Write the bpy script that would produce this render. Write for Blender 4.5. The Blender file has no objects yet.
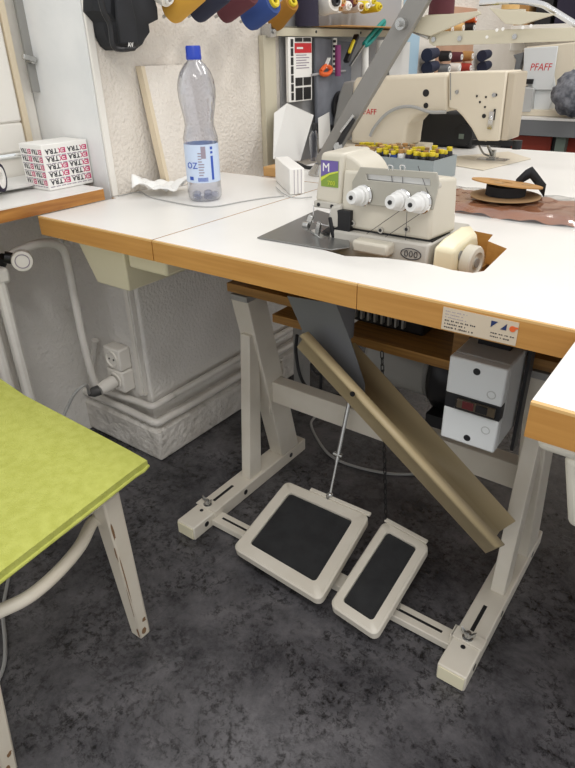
import bpy, bmesh, math, random
from mathutils import Vector, Matrix, geometry
random.seed(7)
C = bpy.context.scene.collection
PI = math.pi
V = Vector

# ------------------------------------------------------------------ camera
CP = V((1.260252534638451, -0.765312549364132, 1.068470066855843))
R_ = V((0.80554715, 0.59220835, -0.01957212))
U_ = V((-0.27153764, 0.39831288, 0.87613593))
F_ = V((-0.52665084, 0.70045423, -0.48166666))
FPX = 602.2896
cd = bpy.data.cameras.new('camera'); cam = bpy.data.objects.new('camera', cd); C.objects.link(cam)
mw = Matrix.Identity(4)
for i in range(3):
    mw[i][0] = R_[i]; mw[i][1] = U_[i]; mw[i][2] = -F_[i]; mw[i][3] = CP[i]
cam.matrix_world = mw
cd.sensor_fit = 'HORIZONTAL'; cd.sensor_width = 36; cd.lens = FPX * 36 / 575; cd.clip_start = .02
bpy.context.scene.camera = cam
def at(x, y, ax, val):
    """measured image point -> the point of the real plane (axis = value) it lies on"""
    i = 'xyz'.index(ax)
    d = R_ * (x - 287.5) / FPX - U_ * (y - 384) / FPX + F_
    return CP + d * ((val - CP[i]) / d[i])

# ------------------------------------------------------------------ materials
def lin(h):
    h = h.lstrip('#'); c = [int(h[i:i+2], 16) / 255 for i in (0, 2, 4)]
    return tuple((v / 12.92 if v <= .04045 else ((v + .055) / 1.055) ** 2.4) for v in c) + (1,)
def mat(name, col, rough=.5, metal=0, spec=.5, var=None, scale=20, bump=0, bscale=60, detail=4, coat=0, bdist=.004):
    m = bpy.data.materials.new(name); m.use_nodes = True
    nt = m.node_tree; b = nt.nodes['Principled BSDF']
    b.inputs['Base Color'].default_value = lin(col); b.inputs['Roughness'].default_value = rough
    b.inputs['Metallic'].default_value = metal; b.inputs['Specular IOR Level'].default_value = spec
    b.inputs['Coat Weight'].default_value = coat
    tc = nt.nodes.new('ShaderNodeTexCoord')
    if var:
        n = nt.nodes.new('ShaderNodeTexNoise'); n.inputs['Scale'].default_value = scale; n.inputs['Detail'].default_value = detail
        r = nt.nodes.new('ShaderNodeValToRGB'); r.color_ramp.elements[0].position = .35; r.color_ramp.elements[1].position = .65
        r.color_ramp.elements[0].color = lin(col); r.color_ramp.elements[1].color = lin(var)
        nt.links.new(tc.outputs['Object'], n.inputs['Vector']); nt.links.new(n.outputs['Fac'], r.inputs['Fac'])
        nt.links.new(r.outputs['Color'], b.inputs['Base Color'])
    if bump:
        n = nt.nodes.new('ShaderNodeTexNoise'); n.inputs['Scale'].default_value = bscale; n.inputs['Detail'].default_value = 3
        bp = nt.nodes.new('ShaderNodeBump'); bp.inputs['Strength'].default_value = bump; bp.inputs['Distance'].default_value = bdist
        nt.links.new(tc.outputs['Object'], n.inputs['Vector']); nt.links.new(n.outputs['Fac'], bp.inputs['Height'])
        nt.links.new(bp.outputs['Normal'], b.inputs['Normal'])
    return m
def wood(name, a, b_, scale=(3, 60, 60), rough=.45):
    m = bpy.data.materials.new(name); m.use_nodes = True
    nt = m.node_tree; b = nt.nodes['Principled BSDF']; b.inputs['Roughness'].default_value = rough
    tc = nt.nodes.new('ShaderNodeTexCoord'); mp = nt.nodes.new('ShaderNodeMapping'); mp.inputs['Scale'].default_value = scale
    n = nt.nodes.new('ShaderNodeTexNoise'); n.inputs['Scale'].default_value = 2.2; n.inputs['Detail'].default_value = 5
    r = nt.nodes.new('ShaderNodeValToRGB'); r.color_ramp.elements[0].position = .3; r.color_ramp.elements[1].position = .7
    r.color_ramp.elements[0].color = lin(a); r.color_ramp.elements[1].color = lin(b_)
    nt.links.new(tc.outputs['Object'], mp.inputs['Vector']); nt.links.new(mp.outputs['Vector'], n.inputs['Vector'])
    nt.links.new(n.outputs['Fac'], r.inputs['Fac']); nt.links.new(r.outputs['Color'], b.inputs['Base Color'])
    return m
def floor_mat():
    m = bpy.data.materials.new('dark_stone_vinyl'); m.use_nodes = True
    nt = m.node_tree; L = nt.links.new; b = nt.nodes['Principled BSDF']
    tc = nt.nodes.new('ShaderNodeTexCoord')
    def noise(s, d, dist=0):
        n = nt.nodes.new('ShaderNodeTexNoise'); n.inputs['Scale'].default_value = s; n.inputs['Detail'].default_value = d
        n.inputs['Roughness'].default_value = .74; n.inputs['Distortion'].default_value = dist
        L(tc.outputs['Object'], n.inputs['Vector']); return n
    def ramp(src, p0, c0, p1, c1):
        r = nt.nodes.new('ShaderNodeValToRGB'); e = r.color_ramp.elements
        e[0].position = p0; e[0].color = lin(c0); e[1].position = p1; e[1].color = lin(c1); L(src, r.inputs['Fac']); return r
    big = ramp(noise(6, 12, .25).outputs['Fac'], .35, '#303034', .64, '#6a686b')
    fine = ramp(noise(60, 10, .3).outputs['Fac'], .40, '#1c1c1c', .52, '#ffffff')
    pits = ramp(noise(9, 6).outputs['Fac'], .44, '#ffffff', .56, '#202020')
    mx = nt.nodes.new('ShaderNodeMix'); mx.data_type = 'RGBA'; mx.blend_type = 'MULTIPLY'
    a = nt.nodes.new('ShaderNodeMix'); a.data_type = 'RGBA'; a.blend_type = 'LIGHTEN'; a.inputs[0].default_value = 1
    L(fine.outputs['Color'], a.inputs[6]); L(pits.outputs['Color'], a.inputs[7])
    mx.inputs[0].default_value = .85; L(big.outputs['Color'], mx.inputs[6]); L(a.outputs[2], mx.inputs[7])
    # tile joints
    br = nt.nodes.new('ShaderNodeTexBrick'); br.inputs['Scale'].default_value = 1; br.inputs['Brick Width'].default_value = .92
    br.inputs['Row Height'].default_value = .46; br.inputs['Mortar Size'].default_value = .0012; br.inputs['Mortar Smooth'].default_value = .3
    br.inputs['Color1'].default_value = br.inputs['Color2'].default_value = (1, 1, 1, 1); br.inputs['Mortar'].default_value = (.84, .84, .84, 1)
    L(tc.outputs['Object'], br.inputs['Vector'])
    m2 = nt.nodes.new('ShaderNodeMix'); m2.data_type = 'RGBA'; m2.blend_type = 'MULTIPLY'; m2.inputs[0].default_value = 1
    L(mx.outputs[2], m2.inputs[6]); L(br.outputs['Color'], m2.inputs[7]); L(m2.outputs[2], b.inputs['Base Color'])
    rr = ramp(noise(18, 6).outputs['Fac'], .3, '#4c4c4c', .7, '#7c7c7c'); L(rr.outputs['Color'], b.inputs['Roughness'])
    bp = nt.nodes.new('ShaderNodeBump'); bp.inputs['Strength'].default_value = .5; bp.inputs['Distance'].default_value = .003
    L(noise(55, 9, .4).outputs['Fac'], bp.inputs['Height']); L(bp.outputs['Normal'], b.inputs['Normal'])
    return m
def clear_plastic(name, col, rough=.05, alpha=.35):
    m = bpy.data.materials.new(name); m.use_nodes = True
    nt = m.node_tree; out = nt.nodes['Material Output']; nt.nodes.remove(nt.nodes['Principled BSDF'])
    g = nt.nodes.new('ShaderNodeBsdfGlossy'); g.inputs['Roughness'].default_value = rough
    t = nt.nodes.new('ShaderNodeBsdfTransparent'); t.inputs['Color'].default_value = lin(col)
    mx = nt.nodes.new('ShaderNodeMixShader'); lw = nt.nodes.new('ShaderNodeLayerWeight'); lw.inputs['Blend'].default_value = alpha
    nt.links.new(lw.outputs['Facing'], mx.inputs['Fac']); nt.links.new(t.outputs[0], mx.inputs[1]); nt.links.new(g.outputs[0], mx.inputs[2])
    nt.links.new(mx.outputs[0], out.inputs['Surface']); return m

K = {}
def m_(n, *a, **k): K[n] = mat(n, *a, **k)
m_('plaster', '#e9e2d8', .85, var='#e2dacf', scale=6, bump=.8, bscale=130, bdist=.006)
m_('plaster_low', '#eae7e2', .8, var='#e2dfd9', scale=7, bump=.8, bscale=110, bdist=.005)
m_('reveal', '#e8e8e6', .8, var='#dfe0df', scale=8, bump=.2, bscale=60)
m_('plinth', '#e8e4dd', .85, var='#cdc8c0', scale=16, bump=.9, bscale=60, bdist=.010)
m_('white_paint', '#ebe7df', .45)
m_('cream_wood', '#dccdb2', .5)
m_('pipe_paint', '#e6e3dc', .35, var='#dedad3', scale=15)
m_('laminate', '#e8e6e2', .32, var='#e3e1dc', scale=4)
K['edge_wood'] = wood('edge_wood', '#b37f3c', '#c28f4a')
K['sill_wood'] = wood('sill_wood', '#8f5a26', '#bf8744', (40, 3, 40))
K['batten_wood'] = wood('batten_wood', '#7d5a2c', '#a87c42')
K['shelf_wood'] = wood('shelf_wood', '#86602f', '#b38545')
K['raw_wood'] = wood('raw_wood', '#b58a52', '#c89c62')
K['edge_light'] = wood('edge_light', '#d2a868', '#dcb67a')
m_('stand_paint', '#dfd9cc', .4, var='#d8d1c3', scale=12)
m_('stand_grey', '#9c9b98', .45)
m_('channel_tan', '#bba984', .4)
m_('plate_grey', '#6b6d70', .45)
m_('rubber', '#1d1e20', .75, var='#27282a', scale=30, bump=.2, bscale=300)
m_('black', '#17171a', .45)
m_('black_cloth', '#16171a', .8, var='#232428', scale=14)
m_('dark_metal', '#2e2e30', .4, metal=.6)
m_('steel', '#b9b9b7', .25, metal=.9)
m_('chrome', '#d8d8d8', .12, metal=1)
m_('cloth_plate', '#8f8f8d', .3, metal=.75)
m_('machine', '#cdc7b8', .35)
m_('machine_grey', '#b9b5ac', .38)
m_('machine_cream', '#e8dfbf', .35)
m_('tension_plate', '#b0ada2', .32, metal=.5)
m_('knob_white', '#d9d9d7', .3)
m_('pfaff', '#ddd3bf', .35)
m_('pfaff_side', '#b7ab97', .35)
m_('guard_grey', '#92918d', .4)
m_('rack_beige', '#c9c2ac', .4)
m_('arm_grey', '#8f8d89', .35, metal=.4)
m_('tray_grey', '#8d9698', .4)
m_('carton', '#efede8', .6)
m_('paper', '#dfdeda', .7)
m_('tissue', '#f1f0ec', .8, bump=.3, bscale=50)
m_('red', '#c9222b', .5); m_('magenta', '#c4356c', .5); m_('ink', '#2a2830', .6); m_('ink_grey', '#9a8f9c', .6)
m_('blue', '#1f3fae', .35); m_('label_blue', '#3557b4', .5); m_('label_pale', '#c9d8ee', .4)
m_('violet', '#6a5a9c', .5); m_('lime', '#7f9a3c', .5); m_('lime_light', '#c8d44a', .5); m_('logo_navy', '#1d2f60', .5); m_('orange', '#e0642c', .5)
m_('plate_label', '#cdbfa9', .4)
m_('green_fabric', '#bcc061', .9, var='#b1b554', scale=60, bump=.5, bscale=420)
m_('chair_paint', '#e5ddcd', .4, var='#ddd3c0', scale=8); m_('chair_worn', '#8a6a4a', .7)
m_('fabric_brown', '#a9714f', .8, var='#8f5a3d', scale=9, bump=.9, bscale=18)
m_('cardboard', '#b98d55', .75, var='#ad8049', scale=14); m_('kraft', '#a98a63', .75)
m_('denim', '#7d8088', .85, var='#6b6e76', scale=12)
m_('panel_grey', '#a3a3a4', .6)
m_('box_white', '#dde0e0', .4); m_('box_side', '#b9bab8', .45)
m_('drawer_cream', '#e8e1c4', .4); m_('drawer_white', '#e4dfd0', .4)
m_('table_grey', '#6f7173', .5); m_('leg_green', '#6d7a70', .5); m_('drawer_red', '#a13a26', .5)
m_('yellow', '#dcc62a', .5); m_('yarn_ochre', '#cf9d3c', .8); m_('yarn_navy', '#23283e', .8); m_('yarn_maroon', '#5d2c34', .8)
m_('yarn_blue', '#2b4685', .8); m_('yarn_white', '#e9e5dc', .8); m_('yarn_gold', '#9a6a1c', .8); m_('yarn_dark', '#241f33', .8)
m_('yarn_red', '#a5382c', .8); m_('peg_pink', '#c79f84', .6); m_('sky_frame', '#a9c6d8', .5)
m_('teal', '#1d8d84', .4); m_('plum', '#7d2f66', .4); m_('cable_grey', '#a9a9a7', .45); m_('cable_dark', '#4c4b4a', .5)
m_('fluff', '#8d8f96', .9, var='#5d6068', scale=40, bump=1, bscale=60)
m_('window_glass', '#eef2f4', .2)
K['floor'] = floor_mat()
K['bottle'] = clear_plastic('bottle_plastic', '#eceef5', .08, .32)
K['wrap'] = clear_plastic('wrap_plastic', '#f6f6f6', .12, .16)
K['lens'] = clear_plastic('window_lens', '#b0a898', .1, .3)

# ------------------------------------------------------------------ mesh helpers
class MB:
    def __init__(s): s.bm = bmesh.new(); s.mi = 0
    def _faces(s, fs):
        for f in fs: f.material_index = s.mi
    def poly(s, pts):
        f = s.bm.faces.new([s.bm.verts.new(p) for p in pts]); f.material_index = s.mi; return s
    def box(s, a, b):
        x0, x1 = sorted((a[0], b[0])); y0, y1 = sorted((a[1], b[1])); z0, z1 = sorted((a[2], b[2]))
        return s.hexa([(x0, y0, z0), (x1, y0, z0), (x1, y1, z0), (x0, y1, z0)], [(x0, y0, z1), (x1, y0, z1), (x1, y1, z1), (x0, y1, z1)])
    def hexa(s, lo, hi):
        n = len(lo)
        a = [s.bm.verts.new(p) for p in lo]; b = [s.bm.verts.new(p) for p in hi]
        fs = [s.bm.faces.new(a[::-1]), s.bm.faces.new(b)]
        for i in range(n): fs.append(s.bm.faces.new([a[i], a[(i + 1) % n], b[(i + 1) % n], b[i]]))
        s._faces(fs); return s
    def prism(s, pts, vec):
        vec = V(vec); return s.hexa([V(p) for p in pts], [V(p) + vec for p in pts])
    def bar(s, p0, p1, w, h, up=(0, 0, 1)):
        p0, p1 = V(p0), V(p1); d = (p1 - p0).normalized(); up = V(up)
        sx = d.cross(up).normalized(); uy = sx.cross(d).normalized()
        q = [(-w/2, -h/2), (w/2, -h/2), (w/2, h/2), (-w/2, h/2)]
        return s.hexa([p0 + sx*a + uy*b for a, b in q], [p1 + sx*a + uy*b for a, b in q])
    def lathe(s, prof, o=(0, 0, 0), ax=(0, 0, 1), n=24):
        o = V(o); ax = V(ax).normalized(); t = V((1, 0, 0)) if abs(ax.x) < .9 else V((0, 1, 0))
        u = ax.cross(t).normalized(); v = ax.cross(u)
        rings = []
        for r, z in prof:
            if r < 1e-6: rings.append([s.bm.verts.new(o + ax*z)])
            else: rings.append([s.bm.verts.new(o + ax*z + (u*math.cos(2*PI*i/n) + v*math.sin(2*PI*i/n))*r) for i in range(n)])
        fs = []
        for A, B in zip(rings, rings[1:]):
            if len(A) == 1 and len(B) == 1: continue
            for i in range(n):
                j = (i + 1) % n
                if len(A) == 1: fs.append(s.bm.faces.new([A[0], B[j], B[i]]))
                elif len(B) == 1: fs.append(s.bm.faces.new([A[i], A[j], B[0]]))
                else: fs.append(s.bm.faces.new([A[i], A[j], B[j], B[i]]))
        s._faces(fs); return s
    def cyl(s, p0, p1, r, r1=None, n=20):
        p0, p1 = V(p0), V(p1); L = (p1 - p0).length; r1 = r if r1 is None else r1
        return s.lathe([(0, 0), (r, 0), (r1, L), (0, L)], p0, p1 - p0, n)
    def tube(s, pts, r, n=10, smooth=6):
        pts = [V(p) for p in pts]
        if smooth and len(pts) > 2:
            q = [pts[0]*2 - pts[1]] + pts + [pts[-1]*2 - pts[-2]]; out = []
            for i in range(1, len(q) - 2):
                for k in range(smooth):
                    t = k / smooth; a, b, c, d = q[i-1], q[i], q[i+1], q[i+2]
                    out.append(.5*((2*b) + (c - a)*t + (2*a - 5*b + 4*c - d)*t*t + (3*b - a - 3*c + d)*t**3))
            out.append(pts[-1]); pts = out
        fs = []; prev = None; first = None; nrm = None
        for i, p in enumerate(pts):
            d = (pts[min(i+1, len(pts)-1)] - pts[max(i-1, 0)]).normalized()
            if nrm is None:
                nrm = d.cross(V((0, 0, 1)) if abs(d.z) < .9 else V((1, 0, 0))).normalized()
            else: nrm = (nrm - d*nrm.dot(d)).normalized()
            b = d.cross(nrm)
            ring = [s.bm.verts.new(p + (nrm*math.cos(2*PI*k/n) + b*math.sin(2*PI*k/n))*r) for k in range(n)]
            if prev:
                for k in range(n): fs.append(s.bm.faces.new([prev[k], prev[(k+1) % n], ring[(k+1) % n], ring[k]]))
            else: first = ring
            prev = ring
        fs.append(s.bm.faces.new(first[::-1])); fs.append(s.bm.faces.new(prev)); s._faces(fs); return s
    def sphere(s, c, r, sc=(1, 1, 1), u=16, v=10):
        mtx = Matrix.Translation(V(c)) @ Matrix.Diagonal((*sc, 1))
        q = bmesh.ops.create_uvsphere(s.bm, u_segments=u, v_segments=v, radius=r, matrix=mtx)
        for vv in q['verts']:
            for f in vv.link_faces: f.material_index = s.mi
        return s
    def grid(s, fn, nu, nv):
        g = [[s.bm.verts.new(fn(i/nu, j/nv)) for j in range(nv+1)] for i in range(nu+1)]
        s._faces([s.bm.faces.new([g[i][j], g[i+1][j], g[i+1][j+1], g[i][j+1]]) for i in range(nu) for j in range(nv)]); return s
    def slab(s, outer, holes, z0, z1, side_mi=None, top_mi=None):
        """flat board with holes: outer and holes are 2-D outlines"""
        loops = [[V((x, y, 0)) for x, y in l] for l in [outer] + holes]
        tris = geometry.tessellate_polygon(loops); flat = [p for l in loops for p in l]
        lo = [s.bm.verts.new((p.x, p.y, z0)) for p in flat]; hi = [s.bm.verts.new((p.x, p.y, z1)) for p in flat]
        for t in tris:
            f = s.bm.faces.new([hi[i] for i in t]); f.material_index = s.mi if top_mi is None else top_mi
            f = s.bm.faces.new([lo[i] for i in t][::-1]); f.material_index = s.mi if side_mi is None else side_mi
        k = 0
        for l in loops:
            n = len(l)
            for i in range(n):
                j = (i + 1) % n
                f = s.bm.faces.new([lo[k+i], lo[k+j], hi[k+j], hi[k+i]]); f.material_index = s.mi if side_mi is None else side_mi
            k += n
        return s
def root_loc(o):
    p = V((0, 0, 0))
    while o: p += V(o.location); o = o.parent
    return p
def obj(name, mb, m, parent=None, bevel=0, seg=2, solid=0, sharp=35):
    me = bpy.data.meshes.new(name); bm = mb.bm
    bmesh.ops.recalc_face_normals(bm, faces=bm.faces[:])
    if parent:
        off = root_loc(parent)
        for v in bm.verts: v.co -= off
        base = V((0, 0, 0))
    else:
        xs = [v.co for v in bm.verts]
        base = V(((min(p.x for p in xs)+max(p.x for p in xs))/2, (min(p.y for p in xs)+max(p.y for p in xs))/2, min(p.z for p in xs)))
        for v in bm.verts: v.co -= base
    for f in bm.faces: f.smooth = sharp > 10
    bm.to_mesh(me); bm.free()
    me.set_sharp_from_angle(angle=math.radians(sharp))
    for q in (m if isinstance(m, (list, tuple)) else [m]): me.materials.append(K[q])
    o = bpy.data.objects.new(name, me); C.objects.link(o)
    if parent: o.parent = parent
    else: o.location = base
    if solid:
        md = o.modifiers.new('thickness', 'SOLIDIFY'); md.thickness = solid; md.offset = 0
    if bevel:
        md = o.modifiers.new('bevel', 'BEVEL'); md.width = bevel; md.segments = seg; md.limit_method = 'ANGLE'; md.angle_limit = math.radians(40)
    return o
def tag(o, label, cat, group=None):
    o['label'] = label; o['category'] = cat
    if group: o['group'] = group
    return o
def thing(name, label, cat, loc, group=None):
    o = bpy.data.objects.new(name, None); o.empty_display_size = .03; C.objects.link(o); o.location = loc
    return tag(o, label, cat, group)
def struct(name, mb, m, **k):
    o = obj(name, mb, m, **k); o['kind'] = 'structure'; return o
def copy_tree(o, parent=None):
    c = o.copy(); C.objects.link(c)
    if parent: c.parent = parent
    for ch in list(o.children): copy_tree(ch, c)
    return c
def text_mb(txt, size, org, xdir, ydir, mb=None, extr=.0004, align='LEFT', width=None, bold=0):
    """lettering laid on a surface: org is the left end of the base line"""
    mb = mb or MB()
    cu = bpy.data.curves.new('lettering', 'FONT'); cu.body = txt; cu.size = size; cu.extrude = extr; cu.resolution_u = 2; cu.offset = bold
    o = bpy.data.objects.new('lettering', cu); C.objects.link(o)
    me = bpy.data.meshes.new_from_object(o)
    x, y = V(xdir).normalized(), V(ydir).normalized(); z = x.cross(y)
    xs = [v.co.x for v in me.vertices]; w = max(xs) - min(xs); sx = 1 if not width else width / w
    M = Matrix.Identity(4)
    for i in range(3): M[i][0] = x[i]*sx; M[i][1] = y[i]; M[i][2] = z[i]; M[i][3] = org[i]
    if align == 'CENTER': M = M @ Matrix.Translation((-(max(xs)+min(xs))/2, 0, 0))
    me.transform(M)
    for p in me.polygons: p.material_index = mb.mi
    mb.bm.from_mesh(me)
    bpy.data.objects.remove(o); bpy.data.curves.remove(cu); bpy.data.meshes.remove(me)
    return mb

H = .76; T = .041
WY = .225            # window reveal plane
WX = -.02            # left wall plane above the table
# ================================================================== SETTING
struct('floor', MB().box((-1.2, -2.2, -.05), (4, 4.2, 0)), 'floor')
struct('wall_left', MB().box((-.6, WY, .715), (WX, 4.0, 2.7)), 'plaster', bevel=.006)
struct('wall_back', MB().box((WX, 3.3, 0), (4, 3.45, 2.7)), 'plaster')
# pier below sill level (thicker) with flared rough plinth
struct('wall_left_lower', MB().box((-.6, WY - .005, .0), (.022, 3.3, .7145)), 'plaster_low', bevel=.006)
def plinth():
    mb = MB(); lo = [(.07, .182), (.09, 3.3), (-.4, 3.3), (-.4, .182)]; hi = [(.028, .2), (.028, 3.3), (-.4, 3.3), (-.4, .2)]
    mb.hexa([(x, y, 0) for x, y in lo], [(x, y, .10) for x, y in lo])
    mb.hexa([(x, y, .10) for x, y in lo], [(x, y, .118) for x, y in hi])
    bmesh.ops.remove_doubles(mb.bm, verts=mb.bm.verts[:], dist=1e-5)
    return mb
struct('baseboard_left', plinth(), 'plinth', bevel=.012, seg=3)
struct('trim_1', MB().hexa([(WX-.002, WY-.004, .761), (WX+.004, WY-.004, .761), (WX+.006, WY+.014, .761), (WX-.002, WY+.014, .761)],
                           [(WX-.002, WY-.004, 2.7), (WX+.004, WY-.004, 2.7), (WX+.006, WY+.014, 2.7), (WX-.002, WY+.014, 2.7)]), 'white_paint', bevel=.002)
# window niche: reveal, parapet wall and window
XW = -.265
struct('wall_reveal', MB().box((-.6, WY-.006, .715), (WX-.003, WY, 2.7)), 'reveal')
struct('wall_window', MB().box((-.6, -2.2, 0), (XW, WY-.006, .76)), 'plaster_low')
w = MB()
w.box((XW-.06, -2.2, .79), (XW, WY-.007, .845))                # bottom rail of the outer frame
w.box((XW-.06, WY-.06, .845), (XW, WY-.007, 2.3))              # side frame
win = struct('window_1', w, 'white_paint', bevel=.004)
c = MB(); c.box((XW-.05, -1.2, .86), (XW+.018, WY-.065, .93)); c.box((XW-.05, WY-.15, .93), (XW+.018, WY-.065, 2.3))
cs = obj('casement', c, 'white_paint', win, bevel=.006); cs['kind'] = 'structure'
g = obj('glass_pane', MB().box((XW-.03, -1.2, .93), (XW-.02, WY-.15, 2.3)), 'window_glass', win); g['kind'] = 'structure'
s_ = MB(); s_.box((XW, WY-.063, .86), (XW+.02, WY-.048, 2.3)); o = obj('cover_strip', s_, 'cream_wood', win); o['kind'] = 'structure'
s_ = MB(); b0 = at(43, 92, 'x', XW+.028); b1 = at(33, 93, 'x', XW+.028)
s_.box((XW+.022, b1.y, b0.z), (XW+.03, b0.y, 2.2)); s_.box((XW+.02, b1.y+.006, .85), (XW+.028, b0.y-.006, b0.z-.14))
o = obj('espagnolette', s_, 'guard_grey', win); o['kind'] = 'structure'
hd = at(31, 60, 'x', XW+.035)
s_ = MB().cyl(hd + V((-.012, .0, 0)), hd + V((.012, .0, 0)), .009).bar(hd + V((.010, .006, 0)), hd + V((.012, -.028, .008)), .011, .011)
o = obj('window_handle', s_, 'steel', win, bevel=.002); o['kind'] = 'structure'
# sill board
s_ = MB(); s_.mi = 0; s_.box((XW+.001, -1.0, .7875), (-.0005, .184, .790)); s_.mi = 1; s_.box((XW+.001, -1.0, .762), (0, .184, .7875))
struct('window_1_sill', s_, ['laminate', 'sill_wood'])
# heating pipes along the pier (they belong to the room)
def pipe(name, px, r): return struct(name, MB().tube(px, r, 12), 'pipe_paint')
pipe('trim_2', [at(95, 340, 'y', .196), at(92, 372, 'y', .196), at(96, 386, 'y', .196), (-.08, .196, .172), (.0, .196, .178), (.034, .197, .178), (.046, .21, .178), (.046, .27, .178), (.046, .6, .178), (.046, 3.2, .178)], .0105)
pipe('trim_3', [(-.62, .19, .135), (-.3, .19, .135), (-.1, .19, .135), (.03, .19, .132), (.048, .193, .13), (.06, .205, .128), (.06, .26, .128), (.06, .6, .124), (.06, 3.2, .124)], .0115)
pipe('trim_4', [at(8, 256, 'x', -.11), at(27, 247, 'x', -.1), at(44, 243, 'x', -.1), at(57, 245, 'x', -.1), at(66, 256, 'x', -.1), at(75, 300, 'x', -.1), at(83, 340, 'x', -.1), at(92, 375, 'x', -.1), at(99, 392, 'x', -.1)], .011)
# radiator under the sill: columns at the left edge, valve
rad = thing('radiator', 'painted column radiator under the window sill with a white thermostat valve', 'radiator', (-.15, -.1, 0))
mb = MB()
for yy in [-.075 - .046*k for k in range(14)]:
    for xx in (-.105, -.175):
        mb.tube([(xx, yy, .13), (xx, yy, .62)], .0145, 10, 0)
obj('column', mb, 'pipe_paint', rad)
for zz in (.62, .13): obj('header', MB().bar((-.14, -.05, zz), (-.14, -.7, zz), .1, .04), 'pipe_paint', rad, bevel=.01)
vc = at(22, 260, 'x', -.09); vb = at(4, 257, 'x', -.11)
obj('valve_body', MB().cyl(V((-.13, -.05, .635)), vb, .012).cyl(vb, vb + (vc - vb)*.55, .014), 'dark_metal', rad)
d = V((.8, -.45, .1)).normalized()
obj('thermostat_head', MB().lathe([(0, -.035), (.019, -.035), (.024, -.02), (.0255, .008), (.0235, .02), (.02, .022), (0, .022)], vc, d, 28), 'white_paint', rad)
obj('thermostat_dial', MB().lathe([(.017, .0215), (.0165, .0235), (.0148, .0235), (.0145, .0215)], vc, d, 28), 'ink_grey', rad)
# parapet wall behind the radiator's bare end is wall_window; cable duct + sockets on the pier
yq = WY - .005
d0 = at(127, 285, 'y', yq-.012); d1 = at(142, 394, 'y', yq-.012)
du = thing('cable_duct', 'narrow white cable duct running up the wall corner above the double socket', 'cable duct', (d0.x, yq, d1.z))
obj('duct_body', MB().box((-.011, yq-.016, d1.z), (.011, yq-.0005, .714)), 'pipe_paint', du, bevel=.002)
obj('duct_lid', MB().box((-.008, yq-.02, d1.z+.004), (.007, yq-.016, .712)), 'white_paint', du, bevel=.001)
so = thing('wall_socket', 'two white surface sockets stacked on the pillar, lower one in use', 'socket', (-.09, yq, .17))
for k, (zc, nm) in enumerate(((.306, 0), (.236, 1))):
    b = obj('socket_box', MB().box((-.115, yq-.042, zc-.034), (-.045, yq, zc+.034)), 'white_paint', so, bevel=.005)
    obj('socket_face', MB().lathe([(.0255, 0), (.0255, .004), (.0215, .004), (.0195, -.001), (.0195, -.0015), (0, -.0015)], (-.08, yq-.042, zc), (0, -1, 0), 28), 'white_paint', b)
    mb = MB()
    for dx in (-.0095, .0095): mb.cyl((-.08+dx, yq-.0445, zc), (-.08+dx, yq-.043, zc), .0026, n=10)
    if k == 0: obj('contact_hole', mb, 'black', b)
pl = thing('power_plug', 'white round plug with dark cable in the lower wall socket', 'plug', (-.08, yq-.046, .236))
obj('plug_body', MB().lathe([(0, 0), (.019, 0), (.0195, .03), (.016, .052), (0, .052)], (-.08, yq-.0475, .236), (-.05, -1, -.12), 22), 'white_paint', pl)
pe = V((-.08, yq-.0475, .236)) + V((-.05, -1, -.12)).normalized()*.052
obj('strain_relief', MB().lathe([(0, 0), (.0155, 0), (.0145, .02), (.006, .034), (0, .034)], pe, (-.35, -.8, -.1), 18), 'cable_dark', pl)
pts = [pe + V((-.012, -.027, -.004)), at(86, 385, 'y', .05), at(76, 392, 'y', .02), at(68, 406, 'y', .0), at(62, 420, 'y', -.02), at(56, 440, 'y', -.03), (.02, -.05, .03), (-.05, -.1, .006), (-.1, -.3, .006)]
obj('cable', MB().tube(pts, .0042, 8), 'cable_grey', pl)

# ================================================================== MAIN SEWING TABLE
tb = thing('sewing_table', 'long white industrial sewing table with wooden edge, steel stand and two foot treadles', 'table', (.7, .3, 0))
def q2(x, y, z=H): p = at(x, y, 'z', z); return (p.x, p.y)
def band(mbs, x0, x1):      # front edge band of the board
    mbs.mi = 0; mbs.box((x0, -.004, H-T), (x1, 0, H-.0035)); mbs.mi = 1; mbs.box((x0, -.004, H-.0035), (x1, .002, H-.0002)); return mbs
# left leaf
mb = MB(); mb.slab([(.0, 0), (.3685, 0), (.3685, .632), (-.018, .632), (-.018, .2215), (-.018, .2185), (0, .2185)], [], H-T, H, 1, 0)
obj('table_leaf', mb, ['laminate', 'edge_wood'], tb)
obj('edge_band', band(MB(), 0, .3685), ['edge_wood', 'edge_light'], tb)
hole = [q2(300, 243), q2(345, 256), q2(385, 258), q2(410, 261), q2(431, 264.5), q2(452, 270), q2(473, 273), q2(484, 271), q2(507, 248.6), q2(488, 241), q2(493, 234.7), q2(460, 228)]
hole += [(.70, .42), (.60, .42), (.58, .36)]
mb = MB(); mb.slab([(.3715, 0), (2.2, 0), (2.2, .632), (.3715, .632)], [hole], H-T, H, 1, 0)
obj('tabletop', mb, ['laminate', 'edge_wood'], tb)
obj('edge_band', band(MB(), .3715, .8235), ['edge_wood', 'edge_light'], tb)
obj('edge_band', band(MB(), .825, 2.2), ['edge_wood', 'edge_light'], tb)
# lowered wooden tray under the cut-out
mb = MB(); mb.box((.56, .13, .690), (1.02, .46, .700)); mb.box((1.0, .13, .70), (1.02, .46, H-T-.001)); mb.box((.56, .44, .70), (1.0, .46, H-T-.001))
obj('sunken_tray', mb, 'raw_wood', tb)
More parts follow.
